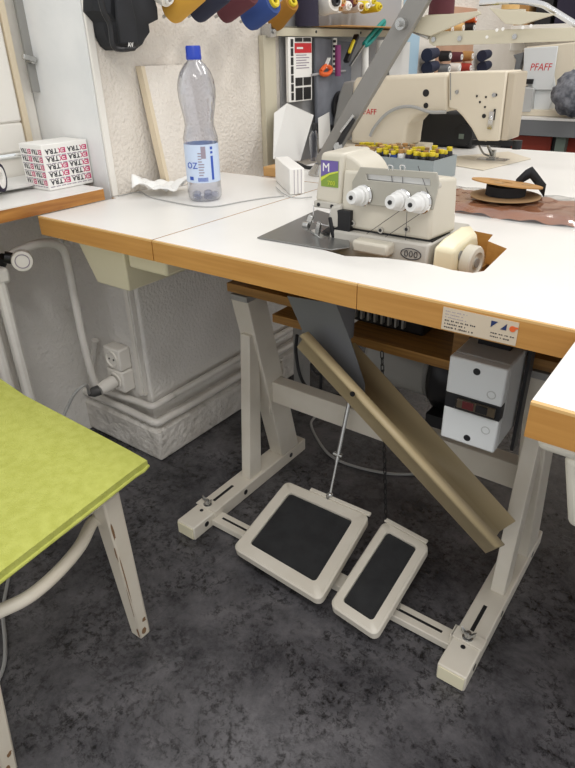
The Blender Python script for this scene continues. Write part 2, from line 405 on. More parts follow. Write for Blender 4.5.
# maker's plate
p0 = at(444, 305, 'y', -.004); p1 = at(516, 343, 'y', -.004)
lp = obj('maker_plate', MB().box((p0.x, -.0052, H-T+.002), (p1.x, -.004, H-.006)), 'plate_label', tb); lp['label'] = 'pale paper maker plate on the wooden front edge'
X, Z = (1, 0, 0), (0, 0, 1)
rr = random.Random(11); lx = p0.x + .004
def strokes(x0, x1, z, h, w=.0022):
    mb = MB(); x = x0
    while x < x1:
        ww = w*rr.uniform(.5, 1.2); mb.box((x, -.0055, z), (x+ww, -.0051, z+h*rr.uniform(.75, 1))); x += ww + rr.choice((.0009, .0009, .0028))
    return mb
for k, x1_ in enumerate((.032, .026, .030)): obj('fine_print', strokes(lx, lx+x1_, H-.0115-k*.0045, .0012), 'ink_grey', lp)
for k, x1_ in enumerate((.042, .030, .040)): obj('print', strokes(lx, lx+x1_, H-.0255-k*.005, .0022), 'ink', lp)
for k, x1_ in enumerate((.030, .024)): obj('print', strokes(p1.x-.035, p1.x-.035+x1_, H-.0285-k*.005, .0018), 'ink', lp)
mb = MB(); bx = p1.x - .036
mb.prism([(bx, -.0055, H-.0105), (bx+.009, -.0055, H-.0105), (bx, -.0055, H-.020)], (0, -.0003, 0))
mb.prism([(bx+.013, -.0055, H-.020), (bx+.021, -.0055, H-.0105), (bx+.021, -.0055, H-.020)], (0, -.0003, 0))
obj('logo', mb, 'logo_navy', lp)
mb = MB().lathe([(0, 0), (.0042, 0), (.0042, .0004), (0, .0004)], (bx+.029, -.0055, H-.016), (0, -1, 0), 16)
mb.prism([(bx+.031, -.0058, H-.0150), (bx+.036, -.0058, H-.0150), (bx+.036, -.0058, H-.0125), (bx+.031, -.0058, H-.0125)], (0, -.0003, 0))
obj('emblem', mb, 'orange', lp)
# cream plastic drawer hung under the leaf
def drawer(x0, x1, y0, y1, ztop, zbot, ins, m, parent):
    mb = MB(); lo = [(x0+ins, y0+ins*.6, zbot), (x1-ins*.7, y0+ins*.6, zbot), (x1-ins*.7, y1, zbot), (x0+ins, y1, zbot)]
    hi = [(x0, y0, ztop), (x1, y0, ztop), (x1, y1, ztop), (x0, y1, ztop)]
    mb.hexa(lo, hi); mb.box((x0-.008, y0-.006, ztop), (x1+.008, y1, ztop+.007))
    return obj('drawer', mb, m, parent, bevel=.012, seg=3)
dr = drawer(.045, .21, .05, .36, .708, .598, .03, 'drawer_cream', tb)
mb = MB().box((.21, .06, .66), (.33, .36, .716)); obj('drawer_runner', mb, 'drawer_cream', dr, bevel=.006)
# stand
X1, X2, FW, FH = .326, 1.029, .058, .039
for k, xs in enumerate((X1, X2)):
    foot = MB()
    foot.box((xs, .0, .0), (xs+FW, .485, FH))
    ft = obj('foot', foot, 'stand_paint', tb, bevel=.003)
    obj('end_cap', MB().box((xs+.003, -.003, .003), (xs+FW-.003, .0, FH-.003)), 'drawer_cream', ft, bevel=.001)
    obj('slot', MB().box((xs+.022, .108, FH), (xs+.03, .185, FH+.0006)), 'black', ft)
    obj('bolt_hole', MB().lathe([(0, 0), (.005, 0), (.005, .0006), (0, .0006)], (xs+.026, .062, FH), (0, 0, 1), 12), 'black', ft)
    for yy in (.045, .2, .41): obj('bolt_hole', MB().lathe([(0, 0), (.0075, 0), (.0075, .0006), (0, .0006)], (xs+FW, yy, .022), (1, 0, 0), 14), 'black', ft)
    px = xs + .022
    obj('front_post', MB().hexa([(px-.004, .232, FH), (px+.026, .232, FH), (px+.026, .282, FH), (px-.004, .282, FH)], [(px-.004, .262, .46), (px+.026, .262, .46), (px+.026, .302, .46), (px-.004, .302, .46)]), 'stand_paint' if k == 0 else 'stand_paint', tb, bevel=.002)
    obj('rear_post', MB().hexa([(px-.012, .372, FH), (px+.034, .372, FH), (px+.034, .452, FH), (px-.012, .452, FH)], [(px-.018, .252, .552), (px+.034, .252, .552), (px+.034, .322, .552), (px-.018, .322, .552)]), 'stand_paint', tb, bevel=.003)
    obj('bracket_plate', MB().box((px-.018, .25, .552), (px+.034, .45, .566)), 'stand_grey', tb, bevel=.001)
    # clamp with wing nut holding the treadle bar
    cl = obj('clamp', MB().box((xs-.004, .072, FH+.0007), (xs+FW+.002, .102, FH+.004)).box((xs+FW+.0005 if k == 0 else xs-.006, .072, .02), (xs+FW+.005 if k == 0 else xs-.0005, .102, FH+.004)), 'stand_paint', tb, bevel=.001)
    wn = MB().cyl((xs+.026, .085, FH+.004), (xs+.026, .085, FH+.020), .004, n=12).lathe([(0, 0), (.011, 0), (.011, .002), (0, .002)], (xs+.026, .085, FH+.004), (0, 0, 1), 16)
    wn.lathe([(.0075, .004), (.006, .014), (0, .014)], (xs+.026, .085, FH+.004), (0, 0, 1), 12)
    for s in (-1, 1): wn.hexa([(xs+.026+s*.004, .082, FH+.008), (xs+.026+s*.006, .082, FH+.015), (xs+.026+s*.004, .088, FH+.015), (xs+.026+s*.003, .088, FH+.008)],
                              [(xs+.026+s*.015, .082, FH+.018), (xs+.026+s*.015, .082, FH+.028), (xs+.026+s*.015, .086, FH+.028), (xs+.026+s*.015, .086, FH+.018)])
    obj('wing_nut', wn, 'steel', cl)
obj('stretcher', MB().box((X1+.05, .335, .24), (X2+.02, .375, .302)).box((X1+.046, .325, .2), (X1+.052, .39, .34)), 'stand_paint', tb, bevel=.002)
# battens and riser between stand and board
mb = MB(); mb.box((.322, .25, .5705), (.40, .46, .592)); mb.box((.40, .25, .5705), (.60, .30, .592)); obj('batten', mb, 'batten_wood', tb, bevel=.001)
mb = MB(); mb.box((.98, .25, .5705), (1.09, .46, .592)); obj('batten', mb, 'batten_wood', tb, bevel=.001)
for bb in (((.34, .31, .5925), (.40, .46, H-T-.0005)), ((1.03, .31, .5925), (1.08, .46, H-T-.0005))): obj('riser_block', MB().box(*bb), 'batten_wood', tb)
# motor shelf
mb = MB(); mb.slab([(.457, .25), (.915, .25), (.915, .46), (.457, .46)], [[(.55, .29), (.64, .29), (.64, .46-.01), (.55, .46-.01)]], .522, .542)
obj('motor_shelf', mb, 'shelf_wood', tb, bevel=.001)
for bb in (((.47, .41, .5425), (.51, .45, H-T-.0005)), ((.88, .28, .5425), (.91, .45, H-T-.0005))): obj('shelf_hanger', MB().box(*bb), 'batten_wood', tb)
# motor: finned housing on the shelf, clutch drum below
mo = obj('motor', MB().box((.60, .32, .543), (.80, .44, .68)), 'black', tb, bevel=.006)
mb = MB()
for k in range(10): mb.box((.606+k*.0165, .308, .556), (.611+k*.0165, .3205, .67))
obj('cooling_fin', mb, 'guard_grey', mo)
mb = MB().lathe([(0, 0), (.066, 0), (.074, .01), (.074, .15), (.066, .16), (0, .16)], (.645, .42, .435), (1, 0, 0), 32)
obj('motor_drum', mb, 'guard_grey', mo)
mb = MB().lathe([(0, 0), (.078, 0), (.088, .012), (.088, .03), (.07, .06), (.04, .07), (0, .07)], (.807, .42, .43), (1, 0, 0), 32)
mb.box((.82, .33, .33), (.86, .40, .36))
obj('clutch_housing', mb, 'dark_metal', mo)
# grey hopper plate and scrap chute
pp = [(287, 296), (336, 304), (350, 339.5), (364.5, 384), (364.5, 402), (303, 332)]
mb = MB(); mb.prism([at(x, y, 'y', .125) for x, y in pp], (0, .002, 0)); hp = obj('hopper_plate', mb, 'plate_grey', tb)
hp['label'] = 'dark grey sheet metal hopper plate'
mb = MB(); mb.prism([at(336, 303, 'y', .125), at(355, 306, 'y', .15), at(353, 337, 'y', .15), at(350, 339.5, 'y', .125)], (0, .002, 0))
obj('hopper_flange', mb, 'plate_grey', hp)
u0, u1 = at(302, 334, 'y', .08), at(497, 547, 'y', .08)
l0, l1 = at(308, 332, 'y', .090), at(504.5, 545, 'y', .090)
dd = (u1-u0).normalized(); dn = V((dd.z, 0, -dd.x))
if dn.z > 0: dn = -dn
b0, b1 = at(355, 343, 'y', .215), at(515.5, 521, 'y', .215)
j0, j1 = b0 + dn*.045 + V((-.03, -.01, .02)), b1 + dn*.040 + V((0, -.01, 0))
i0, i1 = l0 + dn*.05 + V((0, .006, 0)), l1 + dn*.05 + V((0, .006, 0))
mb = MB()
prof0 = [u0 + dn*.007, u0, l0, i0, j0, b0]; prof1 = [u1 + dn*.007, u1, l1, i1, j1, b1]
for k in range(5): mb.poly([prof0[k], prof1[k], prof1[k+1], prof0[k+1]])
bmesh.ops.remove_doubles(mb.bm, verts=mb.bm.verts[:], dist=1e-5)
ch = obj('scrap_chute', mb, 'channel_tan', tb, solid=.0025, sharp=10); ch['label'] = 'long tan metal scrap chute sloping to the right foot'
mid = u0.lerp(u1, .28) + V((0, -.004, -.004)); obj('screw', MB().cyl(mid, mid + V((0, -.003, .0)), .005, n=12), 'dark_metal', ch)
# treadle bar and treadles
mb = MB(); mb.box((X1+FW+.001, .062, .006), (X2-.001, .102, .024)); br = obj('treadle_bar', mb, 'stand_paint', tb, bevel=.002)
obj('slot', MB().box((X1+FW+.02, .080, .024), (X1+FW+.10, .086, .0246)), 'black', br); obj('slot', MB().box((X2-.13, .080, .024), (X2-.025, .086, .0246)), 'black', br)
def treadle(pxs, zf, zb, rim, parent, label):
    a, b, c, d = [at(x, y, 'z', z) for (x, y), z in zip(pxs, (zb, zb, zf, zf))]  # back-left, back-right, front-right, front-left
    n = (b - a).cross(d - a).normalized()
    if n.z < 0: n = -n
    def pt(u, v): return (a*(1-u) + b*u)*(1-v) + (d*(1-u) + c*u)*v
    W = (b - a).length; D = (d - a).length; ru, rv = rim/W, rim/D
    def ring(ru, rv, rad, off, nseg=5):
        out = []
        for cx, cy, a0 in ((1-ru, rv, -90), (1-ru, 1-rv, 0), (ru, 1-rv, 90), (ru, rv, 180)):
            for k in range(nseg+1):
                t = math.radians(a0 + 90*k/nseg)
                ox = (1 if cx > .5 else -1)*0; 
                ccx = cx + (-rad/W if cx > .5 else rad/W); ccy = cy + (-rad/D if cy > .5 else rad/D)
                out.append(pt(ccx + rad/W*math.cos(t), ccy + rad/D*math.sin(t)) + n*off)
        return out
    mb = MB(); bm = mb.bm
    oT = [bm.verts.new(p) for p in ring(0, 0, .016, 0)]; oT2 = [bm.verts.new(p) for p in ring(.004/W, .004/D, .014, .004)]
    iT = [bm.verts.new(p) for p in ring(ru, rv, .009, .004)]; iB = [bm.verts.new(p) for p in ring(ru, rv, .009, -.006)]
    oB = [bm.verts.new(p) for p in ring(0, 0, .016, -.018)]; ob2 = [bm.verts.new(p) for p in ring(.005/W, .005/D, .014, -.018)]
    N = len(oT)
    for A, B in ((oB, oT), (oT, oT2), (oT2, iT), (iT, iB), (ob2, oB)):
        for k in range(N): bm.faces.new([A[k], A[(k+1) % N], B[(k+1) % N], B[k]])
    bm.faces.new(iB)
    p = obj('treadle', mb, 'stand_paint', parent, sharp=40); p['label'] = label
    mb = MB(); R0 = ring(ru+.0008/W, rv+.0008/D, .009, -.005); R1 = ring(ru+.0008/W, rv+.0008/D, .009, -.001)
    mb.hexa(R0, R1); obj('rubber_pad', mb, 'rubber', p)
    m0, m1 = pt(.1, .5), pt(.9, .5)
    mb = MB()
    for u in (.06, .94):
        q = pt(u, .55) - n*.012; mb.cyl(q - (b-a).normalized()*.006, q + (b-a).normalized()*.006, .007, n=12); mb.bar(q, V((q.x, .085, .02)), .012, .008, up=(0, 1, 0))
    obj('hinge', mb, 'steel', p)
    mb = MB(); e0, e1 = pt(.3 if W > .2 else .02, -.012) + n*.003, pt(1.0 if W > .2 else .93, -.012) + n*.003
    mb.bar(e0, e1, .010, .006, up=n); obj('back_lip', mb, 'stand_paint', p, bevel=.001)
    return p, pt, n
t1, pt1, n1 = treadle([(286.5, 481), (370, 516.5), (320, 602), (232.5, 548)], .052, .095, .03, tb, 'larger left foot treadle with black rubber pad')
t2, pt2, n2 = treadle([(384, 521), (430, 546), (376, 637), (329, 605)], .050, .097, .022, tb, 'narrow right foot treadle with black rubber pad')
# pull rod and chain
r0 = at(330, 495, 'y', .235); r1 = at(350, 398, 'y', .33)
mb = MB().cyl(r0, r1, .0035, n=10).cyl(r0.lerp(r1, .35), r0.lerp(r1, 1), .0052, n=10)
mb.sphere(r1, .009).sphere(r0, .008).cyl(r0.lerp(r1, .42) + V((-.012, 0, 0)), r0.lerp(r1, .42) + V((.012, 0, 0)), .0055, n=10).bar(r0, pt1(.52, 0), .012, .012)
rd = obj('pull_rod', mb, 'steel', tb); rd['label'] = 'steel pull rod behind the large treadle'
obj('rod_eye', MB().cyl(r1, r1 + V((.04, .005, -.004)), .005, n=10), 'dark_metal', rd)
c0 = pt2(.03, 0) + V((0, .002, .008)); c1 = at(382, 352, 'y', .235)
mb = MB(); nl = 30
for k in range(nl):
    p = c0.lerp(c1, (k+.5)/nl); q = c0.lerp(c1, (k+1.25)/nl) - c0.lerp(c1, k/nl); L = (c1-c0).length/nl
    du_ = (c1-c0).normalized(); sd = (V((1, 0, 0)) if k % 2 else V((0, 1, 0)))*.0032
    mb.tube([p - du_*L*.62 + sd*.5, p - du_*L*.4 + sd, p + du_*L*.4 + sd, p + du_*L*.62 + sd*.5, p + du_*L*.62 - sd*.5, p + du_*L*.4 - sd, p - du_*L*.4 - sd, p - du_*L*.62 - sd*.5, p - du_*L*.62 + sd*.5], .0011, 5, 0)
cn = obj('pull_chain', mb, 'dark_metal', tb); cn['label'] = 'rusty pull chain above the narrow treadle'
# switch box
yb = .10
f = [at(448, 352, 'y', yb), at(509, 374, 'y', yb), at(492, 453, 'y', yb), at(442, 437, 'y', yb)]
bx0 = (f[0].x + f[3].x)/2; bx1 = (f[1].x + f[2].x)/2; bz1 = (f[0].z + f[1].z)/2; bz0 = (f[2].z + f[3].z)/2
yd = yb + .11
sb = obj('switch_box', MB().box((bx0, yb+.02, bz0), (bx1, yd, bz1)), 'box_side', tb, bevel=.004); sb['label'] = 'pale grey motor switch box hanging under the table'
hz = bz1 - bz0
zA, zB = bz0 + .395*hz, bz0 + .57*hz
obj('box_cover', MB().box((bx0, yb, zB), (bx1, yb+.0195, bz1)).box((bx0, yb, bz0), (bx1, yb+.0195, zA)), 'box_white', sb, bevel=.003)
obj('switch_recess', MB().box((bx0+.0005, yb+.0015, zA), (bx1-.0005, yb+.0195, zB)), 'black', sb)
wx = bx1 - bx0
obj('switch_window', MB().box((bx0+.22*wx, yb-.006, zA+.004), (bx0+.93*wx, yb+.0012, zB-.004)), 'lens', sb, bevel=.001)
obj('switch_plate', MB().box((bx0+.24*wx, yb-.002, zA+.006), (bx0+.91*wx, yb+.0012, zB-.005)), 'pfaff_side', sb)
obj('stop_button', MB().box((bx0+.34*wx, yb-.004, zA+.008), (bx0+.54*wx, yb+.0013, zB-.006)), 'red', sb)
obj('start_button', MB().box((bx0+.58*wx, yb-.004, zA+.008), (bx0+.78*wx, yb+.0013, zB-.006)), 'dark_metal', sb)
for zz in (bz1-.016, bz0+.014): obj('cover_screw', MB().cyl((bx0+.5*wx, yb-.0006, zz), (bx0+.5*wx, yb+.003, zz), .006, n=14), 'black', sb)
for zz in (bz1-.05, bz0+.04): obj('knockout', MB().lathe([(.0075, 0), (.0075, .0008), (.006, .0008), (.006, 0)], (bx0+.8*wx, yb, zz), (0, -1, 0), 16), 'box_side', sb)
obj('box_hanger', MB().box((bx0+.02, yb+.07, bz1), (bx1-.02, yd-.02, H-T-.0005)), 'dark_metal', tb)
mb = MB().box((bx1+.004, yb+.09, .43), (bx1+.010, yd+.005, H-T-.001)); obj('gap_shade_strip', mb, 'black', tb)  # black strip added for the shade in the narrow gap beside the switch box
# loose cables under the table
mb = MB().tube([at(297, 335, 'y', .4), at(296, 352, 'y', .4), at(300, 375, 'y', .4), at(308, 388, 'y', .4), at(322, 392, 'y', .4), at(348, 397, 'y', .4)], .0045, 8)
mb.tube([at(313, 350, 'y', .43), at(312, 368, 'y', .43), at(320, 374, 'y', .43), at(326, 360, 'y', .43)], .004, 8)
mb.tube([at(322, 356, 'y', .38), at(320, 395, 'y', .38), at(319, 415, 'y', .38)], .0045, 8)
ca = obj('motor_cable', mb, 'black', tb); ca['label'] = 'black cable hanging under the motor shelf'
mb = MB().tube([at(520, 330, 'y', .3), at(524, 350, 'y', .3), at(518, 372, 'y', .3), at(526, 390, 'y', .3)], .0035, 8).tube([at(530, 335, 'y', .3), at(533, 360, 'y', .3), at(525, 380, 'y', .3)], .003, 8)
obj('side_cable', mb, 'cable_grey', tb)
tag(obj('floor_cable', MB().tube([(.305, .66, .004), at(311, 424, 'z', .004), at(318, 440, 'z', .004), at(330, 455, 'z', .004), at(350, 465, 'z', .004), at(385, 473, 'z', .004), at(415, 474, 'z', .004), at(432, 470, 'z', .004), (.82, .66, .004), (.9, .72, .004)], .004, 8), 'cable_grey'),
    'thin pale grey cable curving over the floor behind the treadles', 'cable')
tag(obj('floor_cable', MB().tube([at(14, 545, 'z', .004), at(9, 575, 'z', .004), at(3, 610, 'z', .004), at(5, 640, 'z', .004), at(4, 665, 'z', .004), at(-6, 690, 'z', .004)], .004, 8), 'cable_grey'),
    'pale grey cable on the floor under the green chair', 'cable')

# ================================================================== NEIGHBOURING TABLE at right
nt_ = thing('work_table', 'white table end with wooden edge jutting in at the right border', 'table', (1.6, -.1, 0))
mb = MB(); mb.slab([(1.1445, -.205), (1.9, -.205), (1.9, -.0055), (1.1445, -.0055)], [], H-T, H, 1, 0); obj('tabletop', mb, ['laminate', 'edge_wood'], nt_)
mb = MB(); mb.mi = 0; mb.box((1.1445, -.21, H-T), (1.9, -.205, H-.0035)); mb.mi = 1; mb.box((1.1445, -.21, H-.0035), (1.9, -.204, H-.0002)); obj('edge_band', mb, ['edge_wood', 'edge_light'], nt_)
obj('tub_drawer', MB().hexa([(1.20, -.175, .60), (1.5, -.175, .60), (1.5, -.02, .60), (1.20, -.02, .60)], [(1.182, -.195, .70), (1.52, -.195, .70), (1.52, -.01, .70), (1.182, -.01, .70)]).box((1.155, -.2, .70), (1.53, -.006, .7185)), 'drawer_white', nt_, bevel=.012, seg=3)
for x_ in (1.84,):
    for y_ in (-.18, -.05): obj('leg', MB().box((x_, y_, 0), (x_+.035, y_+.035, H-T)), 'stand_grey', nt_)
for y_ in (-.18, -.05): obj('leg', MB().box((1.56, y_, 0), (1.595, y_+.035, H-T)), 'stand_grey', nt_)

# ================================================================== GREEN CHAIR
chr_ = thing('chair', 'green upholstered chair with chipped cream painted wooden legs at the left border', 'chair', (.3, -.42, 0))
SZ = .458
corner = [(.07, -.225), (.557, -.236), (.597, -.60), (.05, -.60)]
def seat_fn(thick):
    def f(u, v):
        a = V((*corner[0], 0)).lerp(V((*corner[1], 0)), u); b = V((*corner[3], 0)).lerp(V((*corner[2], 0)), u)
        p = a.lerp(b, v)
        z = SZ + thick*(1 - (2*u-1)**8*.55)*(1 - (2*v-1)**8*.55) + max(0, .22-u)*.07 - .012*math.sin(PI*u)*math.sin(PI*v)
        return V((p.x, p.y, z))
    return f
mb = MB(); mb.grid(seat_fn(.010), 40, 30)
mb.grid(lambda u, v: V(seat_fn(0)(u, v)) + V((0, 0, -.010)), 40, 30)
bm = mb.bm; bm.verts.ensure_lookup_table()
nu, nv = 41, 31; off = nu*nv
edge = [i*nv for i in range(nu)] + [(nu-1)*nv + j for j in range(1, nv)] + [i*nv + nv-1 for i in range(nu-2, -1, -1)] + [j for j in range(nv-2, 0, -1)]
for k in range(len(edge)):
    a, b = edge[k], edge[(k+1) % len(edge)]
    bm.faces.new([bm.verts[a], bm.verts[b], bm.verts[b+off], bm.verts[a+off]])
st = obj('seat', mb, 'green_fabric', chr_, sharp=60)
pp_ = [V(seat_fn(0)(u, v)) + V((0, 0, -.010)) for u, v in [(k/12, 0) for k in range(13)] + [(1, k/12) for k in range(1, 13)] + [(1-k/12, 1) for k in range(1, 13)] + [(0, 1-k/12) for k in range(1, 13)]]
obj('piping', MB().tube(pp_, .0032, 8, 2), 'green_fabric', st)
legs = [((.512, -.305), at(141, 631, 'z', .003), 1), ((.53, -.56), at(6, 768, 'z', .003), 1), ((.11, -.30), at(33, 553, 'z', .003), 1), ((.10, -.56), V((.07, -.60, .003)), 1)]
mb = MB(); ap = [(.135, -.285), (.525, -.29), (.548, -.57), (.10, -.57)]
for k in range(4):
    a, b = ap[k], ap[(k+1) % 4]; mb.bar((*a, SZ-.028), (*b, SZ-.028), .022, .034)
obj('apron', mb, 'chair_paint', chr_, bevel=.002)
for (tx, ty), bt, _ in legs:
    t = V((tx, ty, SZ-.012)); d = (bt - t).normalized(); mb = MB()
    def qd(c, w, dth): return [c + V((-w, -dth, 0)), c + V((w, -dth, 0)), c + V((w, dth, 0)), c + V((-w, dth, 0))]
    mb.hexa(qd(V((bt.x, bt.y, 0)), .0155, .0135), qd(t, .0225, .0185))
    lg = obj('leg', mb, 'chair_paint', chr_, bevel=.004)
    mb = MB()
    rr = random.Random(int(tx*1000))
    def onface(sgn, u, h):      # point on the +X (sgn 0) or -Y (sgn 1) face
        c = V((bt.x, bt.y, 0)).lerp(t, h); w = .0155 + .007*h; dd_ = .0135 + .005*h
        return c + (V((w+.0002, dd_*u, 0)) if sgn == 0 else V((w*u, -dd_-.0002, 0)))
    for sgn, u0, h0, su, sh in [(1, .8, .05, .5, .10), (1, .85, .62, .3, .10), (0, -.2, .05, .9, .06), (0, .3, .12, .8, .03), (1, .9, .3, .18, .25), (0, -.88, .45, .2, .3), (0, -.8, .75, .3, .1)]:
        pts = []
        for k in range(9):
            a = 2*PI*k/9; j = rr.uniform(.55, 1.15); pts.append(onface(sgn, max(-.92, min(.92, u0 + su*j*math.cos(a)*.5)), max(.005, h0 + sh*j*math.sin(a)*.5)))
        mb.prism(pts, V((.0003, 0, 0)) if sgn == 0 else V((0, -.0003, 0)))
    w_ = obj('worn_paint', mb, 'chair_worn', lg)
rp = [at(x, y, 'z', .345) for x, y in [(97, 505), (93, 522), (80, 546), (58, 572), (30, 596), (0, 611), (-40, 628), (-90, 638)]]
mb = MB().tube([V((.50, -.30, .345))] + rp[1:] + [V((.12, -.52, .345)), V((.11, -.4, .345)), V((.13, -.32, .345)), V((.25, -.29, .345)), V((.4, -.285, .345)), V((.50, -.30, .345))], .011, 12)
obj('stretcher_ring', mb, 'chair_paint', chr_)

# ================================================================== OVERLOCK MACHINE
fy = .20
ov = thing('overlock_machine', 'cream overlock sewing machine with white tension dials sunk into the table', 'sewing machine', (.75, .3, .7005))
A = at(430, 241, 'y', fy); B = at(436, 178, 'y', fy); Lw = at(345, 231, 'y', fy)
xr, zl, zt = A.x, .781, .884
body = MB(); body.hexa([(.665, fy, zl), (xr, fy, zl), (xr+.010, .285, zl), (.665, .30, zl)], [(.67, fy, zt), (xr-.004, fy, zt), (xr+.004, .285, zt-.010), (.67, .30, zt-.010)])
obj('upper_body', body, 'machine', ov, bevel=.006, seg=3)
mb = MB().box((.665, fy+.004, zl-.0025), (xr+.003, .28, zl)); obj('body_seam', mb, 'dark_metal', ov)
mb = MB().hexa([(.645, .178, .7005), (xr+.004, .178, .7005), (xr+.010, .36, .7005), (.645, .36, .7005)], [(.652, .187, zl-.003), (xr+.004, .187, zl-.003), (xr+.010, .36, zl-.003), (.652, .36, zl-.003)])
lb = obj('lower_body', mb, 'machine_grey', ov, bevel=.004, seg=2)
e = at(411, 254, 'y', .184)
mb = MB().tube([e + V((.019*math.cos(a), -.001, .0095*math.sin(a))) for a in [2*PI*k/24 for k in range(25)]], .0008, 6, 0)
for k in (-1, 0, 1): mb.tube([e + V((k*.009 + .003*math.cos(a), -.001, .005*math.sin(a))) for a in [2*PI*q/12 for q in range(13)]], .0007, 5, 0)
obj('emblem', mb, 'ink', lb)
g0 = at(352, 246, 'y', .16); g1 = at(388, 249, 'y', .16)
obj('looper_guard', MB().box((g0.x, .158, .752), (g1.x, .188, .774)), 'machine', ov, bevel=.005)
for px_, py_ in ((381, 230), (407, 229), (353, 223)):
    c = at(px_, py_, 'y', fy-.001)
    s1 = obj('screw', MB().cyl(c + V((0, .001, 0)), c - V((0, .003, 0)), .0055, n=16), 'machine_grey', ov)
    obj('screw_slot', MB().cyl(c - V((0, .0031, 0)), c - V((0, .0036, 0)), .003, n=12), 'black', s1)
# right side cover and handwheel

cv = MB(); x0 = xr + .013
prof = [(.188, .7005), (.188, .776), (.225, .784), (.30, .788), (.345, .780), (.36, .76), (.36, .7005)]
cv.hexa([(x0, y, z) for y, z in prof], [(x0+.028, .215+(y-.19)*.66, .7005+(z-.7005)*.86) for y, z in prof])
obj('side_cover', cv, 'machine_cream', ov, bevel=.006, seg=3)
obj('cover_hole', MB().lathe([(0, 0), (.009, 0), (.009, .001), (0, .001)], (x0+.0285, .24, .752), (1, 0, 0), 16), 'guard_grey', ov)
hc = V((x0+.028, .262, .738))
obj('handwheel', MB().lathe([(0, 0), (.022, 0), (.027, .004), (.0295, .006), (.0295, .022), (.027, .025), (.019, .0265), (.017, .022), (.011, .021), (.009, .024), (0, .024)], hc, (1, -.12, 0), 36), 'machine', ov)
obj('handwheel_hub', MB().lathe([(0, 0), (.0085, 0), (.0085, .002), (0, .002)], hc + V((.024, -.003, 0)), (1, -.12, 0), 16), 'guard_grey', ov)
# head
hp_ = [at(321, 152, 'y', fy), at(344, 153.5, 'y', fy), at(340, 208, 'y', fy), at(314.5, 201, 'y', fy)]
mb = MB(); mb.prism([hp_[3], hp_[2], hp_[1], hp_[0]], (.0, .10, 0)); hd_ = obj('head', mb, 'machine', ov, bevel=.007, seg=3)
mb = MB(); N = 14; q0 = at(345, 156, 'y', fy+.03)
mb.prism([V((hp_[1].x-.012 + a, fy+.008, hp_[1].z-.052 + b)) for a, b in [(0, -.02)] + [(.058*math.sin(t), .050*math.cos(t)) for t in [PI/2*k/10 for k in range(11)]] + [(.058, -.02)]], (0, .085, 0))
obj('head_shoulder', mb, 'machine', ov, bevel=.005, seg=3)
l0_ = at(323.5, 160.5, 'y', fy); l1_ = at(339, 180, 'y', fy)
lw, lh = .037, .046
lx0, lz1 = at(321.5, 159, 'y', fy).x, at(330, 160.5, 'y', fy).z
yb_ = fy - .0012
mb = MB(); mb.box((lx0, fy-.0010, lz1-lh), (lx0+lw, fy+.002, lz1)); bd = obj('badge', mb, 'lime', hd_); bd['label'] = 'violet and green badge'
mb = MB(); mb.prism([(lx0, yb_, lz1-lh*.62), (lx0+lw*.5, yb_, lz1-lh*.46), (lx0+lw, yb_, lz1-lh*.36), (lx0+lw, yb_, lz1), (lx0, yb_, lz1)], (0, -.0003, 0)); obj('badge_field', mb, 'violet', bd)
mb = MB(); mb.prism([(lx0, yb_-.0004, lz1-lh*.80), (lx0+lw*.5, yb_-.0004, lz1-lh*.54), (lx0+lw, yb_-.0004, lz1-lh*.42), (lx0+lw, yb_-.0004, lz1-lh*.36), (lx0+lw*.5, yb_-.0004, lz1-lh*.46), (lx0, yb_-.0004, lz1-lh*.66)], (0, -.0002, 0)); obj('badge_stripe', mb, 'lime_light', bd)
mb = text_mb('M', .021, (lx0+.003, yb_-.0006, lz1-.019), X, Z); obj('badge_letter', mb, 'carton', bd)
mb = text_mb('700', .011, (lx0+.0145, yb_-.0006, lz1-.0425), X, Z); obj('badge_number', mb, 'lime_light', bd)
k0 = at(314, 205, 'y', fy-.006); k1 = at(337, 208, 'y', fy-.006)
obj('head_bracket', MB().box((k0.x, fy-.007, k1.z-.004), (k1.x, fy+.02, k1.z+.008)), 'machine_grey', ov, bevel=.002)
mb = MB()
for u in (.22, .8): mb.cyl((k0.x*(1-u)+k1.x*u, fy-.0085, k1.z+.002), (k0.x*(1-u)+k1.x*u, fy-.006, k1.z+.002), .0035, n=12)
obj('bracket_screw', mb, 'black', ov)
mb = MB()     # clear finger guard in front of the needles (wire)
mb.tube([(k0.x+.002, fy-.01, k1.z), (k0.x+.002, fy-.012, .785), (k0.x+.04, fy-.012, .783), (k0.x+.046, fy-.01, k1.z)], .0012, 6, 0)
obj('finger_guard', mb, 'chrome', ov)
# needle, presser foot, knives
nx, ny = k0.x + .022, fy + .03
mb = MB().cyl((nx, ny, .79), (nx, ny, k1.z), .004, n=10).cyl((nx+.016, ny+.01, .785), (nx+.016, ny+.01, k1.z), .006, n=12).box((nx-.006, ny-.006, .792), (nx+.008, ny+.006, .806))
mb.cyl((nx, ny, .7665), (nx, ny, .79), .0011, n=8); obj('needle_bar', mb, 'chrome', ov)
mb = MB().hexa([(nx-.006, ny-.035, .7665), (nx+.016, ny-.035, .7665), (nx+.016, ny+.03, .7665), (nx-.006, ny+.03, .7665)], [(nx-.004, ny-.03, .7705), (nx+.014, ny-.03, .7705), (nx+.014, ny+.03, .7785), (nx-.004, ny+.03, .7785)])
mb.box((nx, ny+.0, .775), (nx+.02, ny+.014, .79)); obj('presser_foot', mb, 'dark_metal', ov, bevel=.001)
mb = MB().box((nx+.022, ny-.04, .745), (nx+.060, ny+.05, .815)).box((nx-.012, ny+.03, .77), (nx+.03, ny+.06, .82)).bar((nx+.03, ny-.042, .75), (nx+.018, ny-.042, .80), .008, .006, up=(0, 1, 0)); obj('knife_block', mb, 'dark_metal', ov, bevel=.002)
